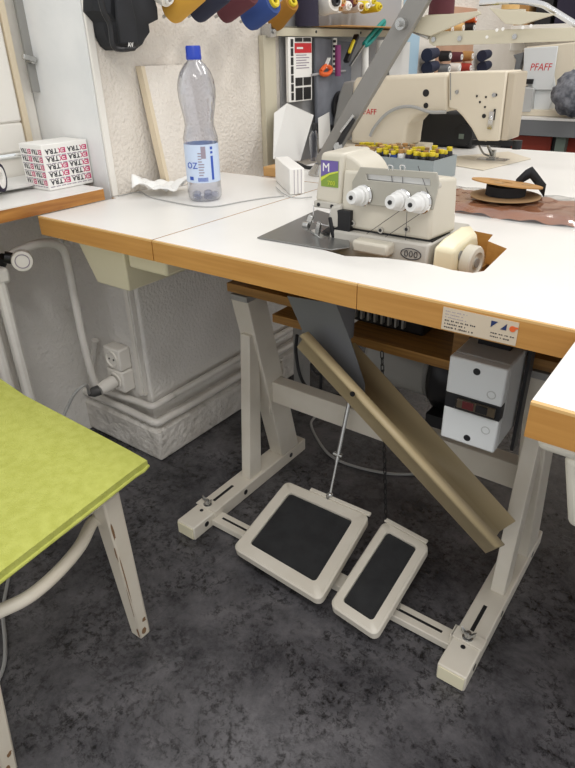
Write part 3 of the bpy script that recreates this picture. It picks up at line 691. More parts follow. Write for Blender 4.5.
mb = MB().bar((nx-.03, ny-.052, .772), (nx-.018, ny-.05, .80), .007, .01).cyl((nx-.032, ny-.056, .782), (nx-.02, ny-.056, .782), .0065, n=14).bar((nx-.02, ny-.045, .77), (nx+.03, ny-.06, .755), .012, .006)
mb.bar((nx-.01, ny-.05, .742), (nx+.0, ny-.05, .79), .008, .008); obj('looper_arm', mb, 'steel', ov, bevel=.001)
mb = MB().hexa([(.645, .185, .78), (.67, .19, .78), (.67, .30, .78), (.645, .30, .78)], [(.652, .187, .82), (.672, .192, .825), (.672, .30, .825), (.652, .30, .82)]); obj('looper_cover', mb, 'machine_grey', ov, bevel=.005)
# cloth plate
cp = [at(x, y, 'z', H+.0035) for x, y in [(257, 237), (317, 209.5), (346, 218), (350, 247), (332, 249.5)]]
mb = MB(); mb.prism([V((p.x, p.y, H+.0008)) for p in cp], (0, 0, .0025)); obj('cloth_plate', mb, 'cloth_plate', ov, bevel=.0008)
mb = MB().box((nx-.02, ny-.03, H+.0035), (nx+.02, ny+.045, H+.0048)); obj('needle_plate', mb, 'steel', ov)
# tension plate with slot, dials
yt = fy - .010
tp = [at(360, 167, 'y', yt), at(437, 172.5, 'y', yt), at(439, 184, 'y', yt), at(433, 210, 'y', yt), at(420, 211, 'y', yt), at(352, 203, 'y', yt), at(352, 182, 'y', yt)]
sl_ = [at(366, 174, 'y', yt), at(430, 179, 'y', yt), at(430, 186, 'y', yt), at(367, 180, 'y', yt)]
mb = MB(); mb.slab([(p.x, p.z) for p in tp], [[(p.x, p.z) for p in sl_]], 0, .004)
for v in mb.bm.verts: v.co = V((v.co.x, yt + v.co.z, v.co.y))
obj('slot_bar', MB().box((sl_[0].x-.004, fy-.004, sl_[2].z-.002), (sl_[1].x+.004, fy+.001, sl_[0].z+.004)), 'knob_white', ov, bevel=.002)
tn = obj('tension_plate', mb, 'tension_plate', ov, bevel=.0012)
mb = MB()
for p in (tp[2] + V((-.006, 0, -.005)), tp[5] + V((.012, 0, .012))): mb.cyl((p.x, yt+.003, p.z), (p.x, fy+.005, p.z), .005, n=10)
obj('plate_standoff', mb, 'machine_grey', tn)
for kx, ky in ((363.5, 195.5), (402, 200), (422, 202.5)):
    c = at(kx, ky, 'y', yt)
    kb = obj('tension_dial', MB().lathe([(0, .004), (.0165, .004), (.0175, .007), (.0165, .010), (.0145, .0115), (.0152, .013), (.0152, .018), (.0135, .0195), (.0125, .022), (.0118, .034), (.0105, .0365), (0, .0365)], c, (-.1, -1, .06), 30), 'knob_white', ov)
    obj('dial_center', MB().lathe([(0, .0366), (.0038, .0366), (.0038, .0385), (0, .0385)], c, (-.1, -1, .06), 14), 'black', kb)
    obj('tension_disc', MB().lathe([(0, .0003), (.0185, .0003), (.0185, .002), (.0165, .0038), (0, .0038)], c, (-.1, -1, .06), 30), 'chrome', kb)
mb = MB()
for a, b in (((401, 210), (352, 244)), ((421, 213), (366, 250)), ((396, 205), (390, 166)), ((404, 205), (402, 168)), ((429, 196), (418, 166)), ((407, 212), (405, 250))):
    mb.cyl(at(*a, 'y', fy-.012), at(*b, 'y', fy-.004), .0005, n=5)
obj('thread', mb, 'ink', ov)
mb = MB()
for sx_ in (391, 403): 
    p = at(sx_, 168, 'y', yt-.001); mb.tube([p + V((-.004, 0, -.004)), p + V((-.004, -.003, .004)), p + V((.004, -.003, .004)), p + V((.004, 0, -.004))], .0008, 5)
obj('thread_guide', mb, 'chrome', ov)

# ================================================================== THREAD STAND behind the overlocker
ts = thing('thread_stand', 'grey slanted steel post carrying cream thread trays and a punched rail above the machines', 'thread stand', (.3, .745, H))
ya = .745
e0 = at(330, 152, 'y', ya); e1 = at(424, -8, 'y', ya); dv = (e1 - e0).normalized()
e0 = e0 - dv*((e0.z - H - .026)/dv.z)
mb = MB().bar(e0, e1 + dv*.12, .048, .02, up=(0, 1, 0)); obj('post', mb, 'arm_grey', ts, bevel=.002)
mb = MB().lathe([(0, 0), (.04, 0), (.04, .006), (.022, .03), (0, .03)], (e0.x, ya, H+.0005), (0, 0, 1), 24); obj('base', mb, 'steel', ts)
h0 = at(338, 146, 'y', ya-.022); h1 = at(353, 118, 'y', ya-.022); h2 = at(331, 158, 'y', ya-.022)
mb = MB().bar(h2, h1, .016, .012, up=(0, 1, 0)); obj('gas_strut', mb, 'black', ts, bevel=.004)
mb = MB().bar(at(341, 132, 'y', ya-.03), at(354, 115, 'y', ya-.03), .006, .006, up=(0, 1, 0)); obj('strut_pin', mb, 'chrome', ts)
jc = at(403, 24, 'y', ya-.012); mb = MB().cyl(jc + V((0, .012, 0)), jc - V((0, .016, 0)), .013, n=18).cyl(jc - V((0, .014, 0)), jc - V((-.0, .03, 0)), .006, n=12)
obj('pivot_bolt', MB().cyl(at(338, 147, 'y', ya-.012), at(338, 147, 'y', ya-.03), .012, n=18), 'steel', ts)
obj('joint_bolt', mb, 'steel', ts)
def web(name, px, y0, dy, m='rack_beige'):
    mb = MB(); mb.prism([at(x, y, 'y', y0) for x, y in px], (0, dy, 0)); return obj(name, mb, m, ts, bevel=.001)
web('tray_arm', [(401, 19), (478, 11), (480, 14), (444, 30), (430, 36), (402, 29)], .775, .012)
web('tray_arm', [(489, 8), (556, 14), (520, 25), (505, 24)], .775, .012)
mb = MB(); r_ = [at(x, y, 'y', .79) for x, y in [(429, 34), (433, 31.5), (690, 24), (690, 37), (433, 46), (429, 43)]]
mb.prism(r_, (0, .008, 0)); rl = obj('rail', mb, 'rack_beige', ts, bevel=.001)
for x, y in ((434, 39.5), (460, 38.5), (515, 36.5)):
    p = at(x, y, 'y', .7895); obj('rail_screw', MB().cyl(p, p - V((0, .004, 0)), .0055, n=14), 'steel', rl)
mb = MB()
for x, y in ((487, 37), (497, 30), (503, 29), (523, 27.5), (531, 26)):
    p = at(x, y, 'y', .7895 if y > 33 else .774); mb.cyl(p, p - V((0, .001, 0)), .0035, n=12)
obj('hole', mb, 'carton', rl)
mb = MB().tube([at(480, 3, 'y', .80), at(515, 1, 'y', .80), at(540, 4, 'y', .80), at(552, 10, 'y', .80), at(575, 24, 'y', .80), at(620, 50, 'y', .80)], .0065, 10); obj('lamp_rod', mb, 'chrome', ts)
mb = MB().tube([at(405, 27, 'y', .785), at(429, 37, 'y', .785)], .006, 8, 0); obj('rail_link', mb, 'steel', ts)
q = at(441, 15, 'y', .86)
obj('cone_plate', MB().cyl((q.x, .86, q.z-.005), (q.x, .86, q.z), .04, n=28).bar((q.x, .79, q.z-.006), (q.x, .86, q.z-.003), .02, .004), 'rack_beige', ts)
sp = thing('thread_cone', 'dark maroon thread cone standing on the cream tray beside the slanted post', 'thread cone', (q.x, .86, q.z))
obj('yarn', MB().lathe([(0, .001), (.031, .001), (.03, .06), (.027, .12), (0, .12)], (q.x, .86, q.z), (0, 0, 1), 24), 'yarn_maroon', sp)
obj('core', MB().lathe([(0, .12), (.012, .12), (.010, .14), (0, .14)], (q.x, .86, q.z), (0, 0, 1), 16), 'cardboard', sp)
q = at(510, 10, 'y', .86)
obj('cone_plate', MB().cyl((q.x, .86, q.z-.005), (q.x, .86, q.z), .035, n=28).bar((q.x, .79, q.z-.006), (q.x, .86, q.z-.003), .02, .004), 'rack_beige', ts)
sp = thing('thread_cone', 'pale yellow thread cone on the tray at the upper right', 'thread cone', (q.x, .86, q.z))
obj('yarn', MB().lathe([(0, .001), (.02, .001), (.018, .09), (0, .09)], (q.x, .86, q.z), (0, 0, 1), 24), 'edge_light', sp)
obj('core', MB().lathe([(0, .09), (.009, .09), (.008, .105), (0, .105)], (q.x, .86, q.z), (0, 0, 1), 16), 'cardboard', sp)

# ================================================================== BACK TABLE, tray of spools, reel, fabric
bt = thing('work_table', 'white table behind carrying the second sewing machine and the brown fabric', 'table', (1.1, 1.05, 0))
mb = MB(); mb.slab([(.13, .637), (2.2, .637), (2.2, 1.5), (.13, 1.5)], [], H-T, H, 1, 0); obj('tabletop', mb, ['laminate', 'edge_wood'], bt)
for x_, y_ in ((.2, .68), (2.1, .68), (.2, 1.42), (2.1, 1.42)): obj('leg', MB().box((x_, y_, 0), (x_+.04, y_+.04, H-T)), 'stand_grey', bt, bevel=.002)
tf = [at(344, 153, 'z', .815), at(434, 161.3, 'z', .815)]; tbk = at(458.8, 154, 'z', .815)
u = (tf[1]-tf[0]); vv_ = V((-u.y, u.x, 0)).normalized()*.135
tr_pts = [tf[0] + V((0, 0, 0)), tf[1], tf[1] + vv_, tf[0] + vv_]
trc = sum(tr_pts, V())/4
ty = thing('spool_tray', 'grey sheet metal tray full of small thread spools behind the overlock machine', 'tray', (trc.x, trc.y, H))
def inset(pts, d):
    c = sum(pts, V())/4; return [p + (c-p).normalized()*d for p in pts]
outer = [(p.x, p.y) for p in tr_pts]; inn = [(p.x, p.y) for p in inset(tr_pts, .004)]
mb = MB(); mb.slab(outer, [inn], H+.0035, .815); mb.slab(outer, [], H+.001, H+.0035); obj('tray_body', mb, 'tray_grey', ty)
mb = MB(); ts_ = None
ud = u.normalized(); vd = vv_.normalized()
cols = ['yarn_dark', 'carton', 'yarn_blue', 'guard_grey', 'black', 'knob_white', 'carton', 'black']
words = {'yarn_dark': 'dark', 'yarn_blue': 'blue', 'carton': 'white', 'guard_grey': 'grey', 'black': 'black', 'knob_white': 'glossy white'}
proto = {}
L_u = u.length; nU, nV = 12, 5
order = 0
for j in range(nV):
    for i in range(nU):
        if (i*7 + j*5) % 13 == 0 and j not in (0,): continue
        col = cols[(i*3 + j*5 + (i*j) % 3) % len(cols)] if not (i > 8 and j < 2) else 'black'
        pos = tf[0] + ud*(.016 + i*(L_u-.032)/(nU-1)) + vd*(.016 + j*.0255)
        pos = V((pos.x + random.uniform(-.001, .001), pos.y + random.uniform(-.001, .001), H+.0042))
        if col not in proto:
            t_ = thing('thread_spool', 'small %s thread spool with a %s end in the grey tray' % (words[col], {'carton': 'dull brown', 'guard_grey': 'pale tan', 'knob_white': 'brown'}.get(col, 'yellow')), 'thread spool', (0, 0, 0), '%s thread spools in the grey tray' % words[col])
            obj('yarn', MB().lathe([(0, 0), (.0085, 0), (.0095, .004), (.0095, .058), (.0075, .062), (0, .062)], (0, 0, 0), (0, 0, 1), 14), col, t_)
            obj('core_end', MB().lathe([(0, .0622), (.0066, .0622), (.0078, .064), (.0078, .0725), (.0045, .073), (.0042, .071), (0, .071)], (0, 0, 0), (0, 0, 1), 14), {'carton': 'kraft', 'guard_grey': 'edge_light', 'knob_white': 'cardboard'}.get(col, 'yellow'), t_)
            proto[col] = t_; c_ = t_
        else: c_ = copy_tree(proto[col])
        c_.location = pos + V((0, 0, 0)); c_.rotation_euler = (random.uniform(-.02, .02), random.uniform(-.02, .02), random.uniform(0, 6))
        c_.scale = (1, 1, random.uniform(.86, 1.0)) 
# brown fabric in clear wrap
def fab(u, v):
    x = .66 + .36*u; y = .50 + .20*v - .04*(1-u)*0
    e_ = min(1, 8*min(u, 1-u, v, 1-v) + .05)
    z = H + .003 + .012*e_ + .003*math.sin(19*u + 5*v) * math.sin(11*v + 3*u) + .002*math.sin(43*u - 17*v)
    return V((x + .006*math.sin(9*v), y + .006*math.sin(7*u), z))
mb = MB(); mb.grid(fab, 60, 36); mb.grid(lambda u, v: V((fab(u, v).x, fab(u, v).y, H+.0012)), 1, 1)
ff = thing('folded_fabric', 'folded brown fabric packed in clear plastic beside the overlock machine', 'fabric', (.84, .6, H))
obj('cloth', mb, 'fabric_brown', ff, sharp=80)
mb = MB(); mb.grid(lambda u, v: V((.63 + .42*u, .475 + .25*v, H + .0025 + .0172*min(1, 7*min(u, 1-u, v, 1-v)) + .0016*math.sin(31*u+9*v)*math.sin(23*v-13*u) )), 50, 30)
obj('wrap', mb, 'wrap', ff, sharp=80)
# tape reel
rc = at(505, 196, 'z', H+.024)
re_ = thing('ribbon_reel', 'cardboard reel of black ribbon lying on the brown fabric', 'reel', (rc.x, rc.y, H+.022))
def disc(mb, c, r, n, axis, wob=0):
    return mb.lathe([(.012, 0), (r, 0), (r, .0025), (.012, .0025), (.012, 0)], c, axis, 40)
obj('bottom_flange', disc(MB(), rc, .074, 0, (0, 0, 1)), 'kraft', re_)
obj('ribbon', MB().lathe([(0, .003), (.042, .003), (.042, .023), (0, .023)], rc, (0, 0, 1), 32), 'black_cloth', re_)
tl = V((.06, .12, 1)).normalized()
tfz = obj('top_flange', disc(MB(), rc + V((0, 0, .026)), .075, 0, tl), 'cardboard', re_)
mb = MB()
for an in (.4, 2.6, 4.6):
    c = rc + V((0, 0, .026)) + tl*.0027 + V((math.cos(an)*.04, math.sin(an)*.04, -.0024*math.cos(an) - .0048*math.sin(an)))
    mb.lathe([(0, 0), (.011, 0), (.011, .0006), (0, .0006)], c, tl, 14)
obj('flange_hole', mb, 'kraft', tfz)
mb = MB(); e0_ = rc + V((.045, .03, .02))
mb.tube([e0_, e0_ + V((.03, .05, .03)), e0_ + V((.04, .07, .03)), e0_ + V((.06, .05, .0)), e0_ + V((.075, .03, -.004))], .001, 6)
pts_ = [rc + V((.00, .062, .016)), rc + V((.012, .080, .034)), rc + V((.024, .085, .042)), rc + V((.040, .078, .030)), rc + V((.064, .052, .017)), rc + V((.074, .03, .017))]
mb = MB()
for a_, b_ in zip(pts_, pts_[1:]): mb.poly([a_ - V((0, 0, .016)), b_ - V((0, 0, .016)), b_ + V((0, 0, .010)), a_ + V((0, 0, .010))])
bmesh.ops.remove_doubles(mb.bm, verts=mb.bm.verts[:], dist=1e-5)
obj('ribbon_tail', mb, 'black_cloth', re_, solid=.001, sharp=80)
# ribbed white carton, wood block, things at the back of the leaf
a_ = at(290, 195.5, 'z', H); b_ = at(275.5, 181, 'z', H); c_ = at(304.5, 194, 'z', H); d_ = b_ + (c_-a_)
hgt = .062
cb = thing('carton', 'small white carton standing behind the clear bottle near the table seam', 'box', ((a_.x+d_.x)/2, (a_.y+d_.y)/2, H))
q4 = [a_, c_, d_, b_]; mb = MB().hexa([V((p.x, p.y, H+.001)) for p in q4], [V((p.x, p.y, H+hgt)) for p in q4]); obj('carton_body', mb, 'carton', cb, bevel=.002)
mb = MB()
for t_ in (.3, .55, .78):
    p = a_.lerp(c_, t_); nn = V((c_.y-a_.y, -(c_.x-a_.x), 0)).normalized()
    if nn.y > 0: nn = -nn
    mb.bar(V((p.x, p.y, H+.003)) + nn*.0004, V((p.x, p.y, H+hgt-.003)) + nn*.0004, .0012, .0008, up=nn)
obj('flap_edge', mb, 'ink_grey', cb)
p = at(258, 178, 'y', .65)
tag(obj('wood_block', MB().box((.132, .642, H+.0005), (.185, .70, H+.026)), 'raw_wood', bevel=.002), 'short wooden block against the wall post at the table corner', 'wood block')
tag(obj('cord', MB().tube([at(x, y, 'z', H+.002) for x, y in [(118, 196), (140, 192), (150, 197), (172, 202), (195, 206), (215, 206.5), (240, 202), (265, 198), (284, 196)]], .0014, 6), 'cable_grey'), 'thin pale cord lying across the table around the bottle', 'cord')
tag(obj('cord', MB().tube([at(x, y, 'z', H+.0045) for x, y in [(276, 187), (284, 194), (296, 198), (312, 197)]], .0014, 6), 'cable_grey'), 'short pale cord end beside the white carton', 'cord')
k_ = [at(x, y, 'z', H+.004) for x, y in [(290, 168), (297, 164), (305, 167), (312, 168), (318, 166)]]
tag(obj('strap', MB().tube(k_, .006, 8), 'black_cloth'), 'black strap bunched up behind the white carton', 'strap')
# tissue
tc_ = at(162, 190, 'z', H)
def tis(u, v):
    x = -.075 + .15*u; y = -.05 + .1*v
    z = .004 + .05*abs(u-.5)**1.2*(1+.4*math.sin(6*v)) + .012*abs(math.sin(9*u+4*v)) + .01*abs(math.sin(7*v-5*u))
    ca_, sa_ = math.cos(.75), math.sin(.75)
    return V((tc_.x + .045 + ca_*x - sa_*y, tc_.y - .03 + sa_*x + ca_*y, H + z))
mb = MB(); mb.grid(tis, 24, 18); tag(obj('tissue', mb, 'tissue', solid=.0008, sharp=25), 'crumpled white paper tissue left of the bottle', 'tissue')

# ================================================================== BOTTLE
bo = at(205.5, 199, 'z', H); bo = V((bo.x, bo.y, H + .0005))
bt_ = thing('water_bottle', 'clear plastic water bottle with dark blue cap and blue label', 'bottle', bo)
prof = [(0, .006), (.012, .004), (.024, .0005), (.033, .001), (.0375, .008), (.0385, .02), (.0375, .040), (.0375, .13), (.0385, .136), (.0375, .143), (.034, .155), (.0315, .166), (.032, .178), (.036, .200), (.0395, .222), (.0405, .240), (.0385, .258), (.032, .276), (.022, .290), (.0145, .297), (.0135, .302), (.0135, .312)]
prof = [(r_*1.06, z_) for r_, z_ in prof]
obj('bottle_body', MB().lathe(prof, bo, (0, 0, 1), 40), 'bottle', bt_, sharp=70)
mb = MB().lathe([(0, .299), (.0165, .299), (.0170, .302), (.0170, .305), (.0165, .3065), (.0165, .323), (.0150, .326), (0, .326)], bo, (0, 0, 1), 30)
cp_ = obj('cap', mb, 'blue', bt_)
lb_ = obj('label_band', MB().lathe([(.0402, .044), (.0402, .128)], bo, (0, 0, 1), 48), 'label_pale', bt_)
def on_band(mb, a0, a1, z0, z1, r=.0405):
    n = 6
    for k in range(n):
        t0, t1 = a0 + (a1-a0)*k/n, a0 + (a1-a0)*(k+1)/n
        mb.poly([bo + V((r*math.cos(t0), r*math.sin(t0), z0)), bo + V((r*math.cos(t1), r*math.sin(t1), z0)), bo + V((r*math.cos(t1), r*math.sin(t1), z1)), bo + V((r*math.cos(t0), r*math.sin(t0), z1))])
    return mb
ac = math.atan2(CP.y - bo.y, CP.x - bo.x)      # side of the bottle that faces the room
mb = MB(); rr = random.Random(3)
on_band(mb, ac+.50, ac+.66, .050, .103); on_band(mb, ac+.5, ac+.66, .108, .113); on_band(mb, ac+.5, ac+.66, .117, .123)
for k in range(11): on_band(mb, ac-.33+k*.055, ac-.33+k*.055+.032, .047, .056)
on_band(mb, ac-.9, ac-.62, .050, .058)
on_band(mb, 2*PI+ac-3.4, 2*PI+ac-1.5, .046, .05)
obj('label_print', mb, 'label_blue', lb_)
mb = MB()
for k in range(9):
    w0 = rr.uniform(.2, .42); on_band(mb, ac-.25, ac-.25+w0, .060+k*.006, .0625+k*.006)
on_band(mb, ac-.05, ac+.22, .098, .124); 
obj('label_text', mb, 'ink_grey', lb_)
mb = MB(); tm = text_mb('OZ', .020, V((0, 0, 0)), (1, 0, 0), (0, 1, 0))
for v in tm.bm.verts:
    a = ac - 1.02 + v.co.x/.0406; z = .076 + v.co.y; r = .0408 + v.co.z
    v.co = bo + V((r*math.cos(a), r*math.sin(a), z))
obj('label_lettering', tm, 'label_blue', lb_)
mb = MB()
for k in range(5):
    a = ac + 2*PI*k/5 + .3; mb.sphere(bo + V((.024*math.cos(a), .024*math.sin(a), .010)), .011, (1, 1, .7), 12, 8)
obj('base_lobe', mb, 'bottle', bt_)

# ================================================================== SILL: sugar box, papers, roll
zs = .79
A_ = at(50, 191.5, 'z', zs); R1 = at(96, 184, 'z', zs)
bx_, by0, by1 = A_.x, A_.y, WY-.010; bxl = bx_ - .72*(by1-by0)
bh = at(48.5, 146, 'y', by0).z - zs
sg = thing('carton', 'white box printed all over with upside-down EXTRA lettering on the sill', 'box', ((bx_+bxl)/2, (by0+by1)/2, zs))
obj('carton_body', MB().box((bxl, by0, zs+.0005), (bx_, by1, zs+bh)), 'carton', sg, bevel=.002)
mi, mm, mg = MB(), MB(), MB()
D = by1 - by0; DX = bx_ - bxl
for row in range(5):
    zr = zs + bh - .020 - row*(bh-.018)/5
    for face in (0, 1):
        L_ = (D-.006) if face == 0 else (DX-.006)
        for wd in range(2):
            for ci, chh in enumerate('EXTRA'):
                s_ = .003 + L_*(wd*.5 + ci*.095)
                if face == 0: org, xd = V((bx_+.0003, by1 - s_, zr + .0085)), (0, -1, 0)
                else: org, xd = V((bx_ - s_, by0-.0003, zr + .0085)), (-1, 0, 0)
                tgt = mm if ci < 2 else mi
                text_mb(chh, .0150, org, xd, (0, 0, -1), tgt, extr=.0001, width=L_*.088, bold=.0005)
        for k in range(8):
            s0 = .004 + L_*k/8; s1 = s0 + L_*.1
            if face == 0: mg.box((bx_, by1-s1, zr-.0075), (bx_+.0003, by1-s0, zr-.0055))
            else: mg.box((bx_-s1, by0-.0003, zr-.0075), (bx_-s0, by0, zr-.0055))
o = obj('lettering', mi, 'ink', sg); o = obj('lettering', mm, 'magenta', sg); o = obj('fine_print', mg, 'ink_grey', sg)
pa = thing('paper_stack', 'white paper sheets stacked at the edge of the sill before the printed box', 'paper', (-.12, -.03, zs))
def quad_px(px, z): return [V((p.x, p.y, z)) for p in [at(x, y, 'z', z) for x, y in px]]
for k, px in enumerate([[(-30, 178), (20, 175), (36, 187), (8, 191), (-30, 201)], [(-30, 176), (18, 172), (40, 184), (26, 187), (-30, 197)]]):
    z_ = zs + .001 + .008*k
    mb = MB(); pts = quad_px(px, z_); pts = [V((max(p.x, XW+.01), p.y, p.z)) for p in pts]; mb.prism(pts, (0, 0, .006)); obj('sheet_bundle', mb, 'paper', pa)
rc_ = at(2, 174, 'z', zs+.05)
ro = thing('tape_roll', 'white roll with a dark violet rim lying on the sill at the left border', 'roll', (rc_.x, rc_.y, zs+.0165))
rc_ = V((rc_.x, rc_.y - .035, zs + .0165 + .03)); 
obj('roll_body', MB().lathe([(0, -.03), (.026, -.03), (.03, -.025), (.03, .025), (.026, .03), (.012, .03), (.012, .02), (0, .02)], rc_, (.6, .5, 0), 28), 'carton', ro)
obj('roll_rim', MB().lathe([(.0302, .018), (.0306, .018), (.0306, .030), (.024, .0312), (.0235, .0302), (.0302, .028)], rc_, (.6, .5, 0), 28), 'yarn_dark', ro)
sc_ = at(21, 172, 'z', zs)
o = obj('trinket', MB().sphere(sc_ + V((-.01, 0, .014)), .013, (1, 1, .9)).sphere(sc_ + V((-.016, .006, .035)), .009).cyl(sc_ + V((0, -.01, .0008)), sc_ + V((0, -.01, .02)), .008), 'table_grey')
tag(o, 'small dark trinket between the printed box and the window', 'trinket')

# ================================================================== LEANING BOARD on wall
q = [at(147.5, 66, 'x', .012), at(190, 64, 'x', .0), at(165, 184, 'x', .03)]
bd_ = thing('board', 'textured white board with bare wooden edge leaning on the wall behind the bottle', 'board', (.0, .44, H))
mb = MB(); y0_, y1_ = q[0].y, q[0].y + .15
mb.hexa([(.018, y0_+.012, H+.001), (.034, y0_+.012, H+.001), (.034, y1_+.012, H+.001), (.018, y1_+.012, H+.001)], [(-.016, y0_, q[0].z), (.0, y0_, q[0].z), (.0, y1_, q[0].z), (-.016, y1_, q[0].z)])
obj('panel', mb, 'plaster', bd_)
mb = MB(); mb.hexa([(.016, y0_, H+.001), (.036, y0_, H+.001), (.036, y0_+.0115, H+.001), (.016, y0_+.0115, H+.001)], [(-.018, y0_-.012, q[0].z), (.002, y0_-.012, q[0].z), (.002, y0_-.0005, q[0].z), (-.018, y0_-.0005, q[0].z)])
obj('wooden_edge', mb, 'cream_wood', bd_)

# ================================================================== WALL RACK, cones and hanging tools
wr = thing('wall_rack', 'beige steel wall rail on a flat post holding rows of thread cones', 'rack', (.0, 1.0, H))
pA = at(263, 100, 'x', 0.0); pB = at(277, 100, 'x', .0)
obj('post', MB().box((WX+.001, pA.y+.012, H-.02), (.0, pB.y, 1.115)), 'rack_beige', wr, bevel=.001)
rt = at(272, 26, 'x', .015).z; rbm = at(272, 36, 'x', .015).z
obj('rail', MB().box((.012, .85, rbm), (.018, 1.75, rt)).box((WX+.001, .85, rt-.004), (.018, 1.75, rt)), 'rack_beige', wr, bevel=.001)
obj('end_bracket', MB().box((WX+.001, .842, rbm-.004), (.02, .868, rt+.006)).cyl((.02, .855, (rt+rbm)/2), (.026, .855, (rt+rbm)/2), .007, n=14), 'steel', wr, bevel=.001)
mb = MB()
for y_ in (1.08, 1.36): mb.cyl((.018, y_, (rt+rbm)/2), (.0195, y_, (rt+rbm)/2), .004, n=12)
obj('rail_hole', mb, 'black', wr)
obj('back_panel', MB().box((WX+.001, .93, H-.02), (WX+.006, 1.72, rt+.35)), 'panel_grey', wr)
def cone(label, b, f, r, col, core, face=None, peg=True):
    """yarn cone on a tilted peg: b = wall end, f = room end"""
    ax = (f-b); L_ = ax.length; ax.normalize()
    c = thing('thread_cone', label, 'thread cone', b)
    obj('yarn', MB().lathe([(0, .002), (r*.93, .002), (r, .012), (r*.86, L_-.008), (r*.78, L_), (0, L_)], b, ax, 28), col, c)
    obj('core', MB().lathe([(r*.46, L_), (r*.46, L_+.008), (r*.34, L_+.010), (r*.22, L_+.008), (r*.22, L_+.0005), (r*.46, L_)], b, ax, 24), core, c)
    obj('core_hole', MB().lathe([(0, L_+.0006), (r*.22, L_+.0006), (r*.22, L_+.0012), (0, L_+.0012)], b, ax, 16), 'dark_metal', c)
    if peg: obj('peg', MB().cyl(b - ax*.03 - V((.0, 0, 0)), b + ax*.0, .004, n=8), 'steel', wr)
    return c
def cone_px(label, pb, pf, r, col, core):
    b = at(*pb, 'x', .035); f = at(*pf, 'y', b.y + .0); return cone(label, b, f, r, col, core)
cone_px('ochre thread cone hanging between the cream cone and the black-navy cone', (171, 11), (200, -12), .031, 'yarn_ochre', 'carton')
cone_px('black-navy thread cone beside the ochre one at the top of the wall', (196, 11), (225, -10), .030, 'yarn_navy', 'guard_grey')
cone_px('maroon thread cone hanging on the wall between the two blue cones', (223, 12), (252, -7), .030, 'yarn_maroon', 'yellow')
cone_px('bright blue thread cone with yellow core at the end of the wall row', (248, 17), (273, 1), .038, 'yarn_blue', 'yellow')
cone_px('cream cone hanging beside the black pouch, cut by the upper border', (153, -14), (168, -2), .025, 'yarn_white', 'carton')
q = at(288, 18, 'x', .06); cone('small gold-brown thread cone with a yellow core above the rail end', q + V((-.05, .0, -.01)), q + V((.03, -.02, .035)), .027, 'yarn_gold', 'yellow')
def standing(label, px, py, r, h, col):
    b = at(px, py, 'x', .03); b = V((b.x, b.y, rt + .0008))
    c = thing('thread_cone', label, 'thread cone', b)
    obj('yarn', MB().lathe([(0, 0), (r, 0), (r*.95, h*.5), (r*.8, h), (0, h)], b, (0, 0, 1), 28), col, c)
    obj('core', MB().lathe([(0, h), (r*.35, h), (r*.3, h+.015), (0, h+.015)], b, (0, 0, 1), 16), 'cardboard', c); return c
standing('dark navy thread cone standing upright on the beige rail', 307, 23, .037, .13, 'yarn_dark')
q = at(331, 3, 'x', .07); cone('white thread cone with a black hub above the beige rail', q + V((-.05, .02, .0)), q + V((.015, .0, .005)), .034, 'yarn_white', 'black')
names_ = [('leftmost white thread roll with brown core', 'yarn_gold', 'cardboard'), ('orange thread roll', 'orange', 'edge_light'), ('white thread roll with white core', 'cardboard', 'carton'), ('maroon thread roll with brown core', 'yarn_maroon', 'cardboard'), ('white brown-cored thread roll right of the maroon one', 'yarn_white', 'cardboard'), ('yellow thread roll with white core', 'yellow', 'carton'), ('white thread roll with yellow core', 'carton', 'yellow'), ('all yellow rightmost thread roll', 'yellow', 'yellow')]
for k, (px_, py_, r_) in enumerate([(343, 9, .016), (346, 2, .018), (352, 6, .019), (358, 2, .019), (364, 7, .019), (370, 6, .020), (376, 2, .019), (382, 7, .02)]):
    q = at(px_, py_, 'x', .09); w_ = names_[k]
    c = cone(w_[0] + ' in the pile above the wall rail', q + V((-.08, .0, 0)), q + V((0, -.02, .0)), r_*.86, w_[1] if k % 2 else 'yarn_white', w_[2], peg=False)
obj('shelf_tray', MB().box((WX+.001, 1.1, rt+.001), (.10, 1.72, rt+.004)), 'cardboard', wr)
# black pouch
po = [(x+6, y) for x, y in [(95, -14), (95, 10), (104, 21), (107, 36), (112, 46), (117, 50), (136, 50), (139.5, 43), (143, 38), (145.5, 34), (144, 24), (150, 21), (156, 18), (155, 4), (150, -14)]]
pc_ = at(122, 20, 'x', .03)
pu = thing('pouch', 'black cloth pouch with a white letter mark hanging at the top of the wall', 'pouch', pc_)
mb = MB(); pw = [at(x, y, 'x', .045) for x, y in po]
cen = sum(pw, V())/len(pw)
bk = [V((WX+.004, p.y, p.z)) for p in pw]; mdl = [V((.02, p.y, p.z)) for p in pw]; fr = [V((.05, *( (p.lerp(cen, .22))[1:] ))) for p in pw]
bm = mb.bm; vs = [[bm.verts.new(p) for p in l] for l in (bk, mdl, fr)]; n_ = len(po)
for A1, B1 in zip(vs, vs[1:]):
    for k in range(n_): bm.faces.new([A1[k], A1[(k+1) % n_], B1[(k+1) % n_], B1[k]])
bm.faces.new(vs[0]); cvx = bm.verts.new(V((.058, cen.y, cen.z)))
for k in range(n_): bm.faces.new([vs[2][k], vs[2][(k+1) % n_], cvx])
obj('pouch_body', mb, 'black_cloth', pu, sharp=25)
mb = MB(); fl = [at(x, y, 'x', .062) for x, y in [(113, -14), (115, 20), (118, 44), (136, 44), (134, 20), (126, -14)]]; mb.prism(fl, (.008, 0, 0)); obj('flap', mb, 'black_cloth', pu, bevel=.003)
mb = MB().tube([at(x, y, 'x', .06) for x, y in [(98, -14), (103, 10), (110, 25), (113, 45), (120, 49), (134, 48)]], .006, 8); obj('binding', mb, 'black', pu)
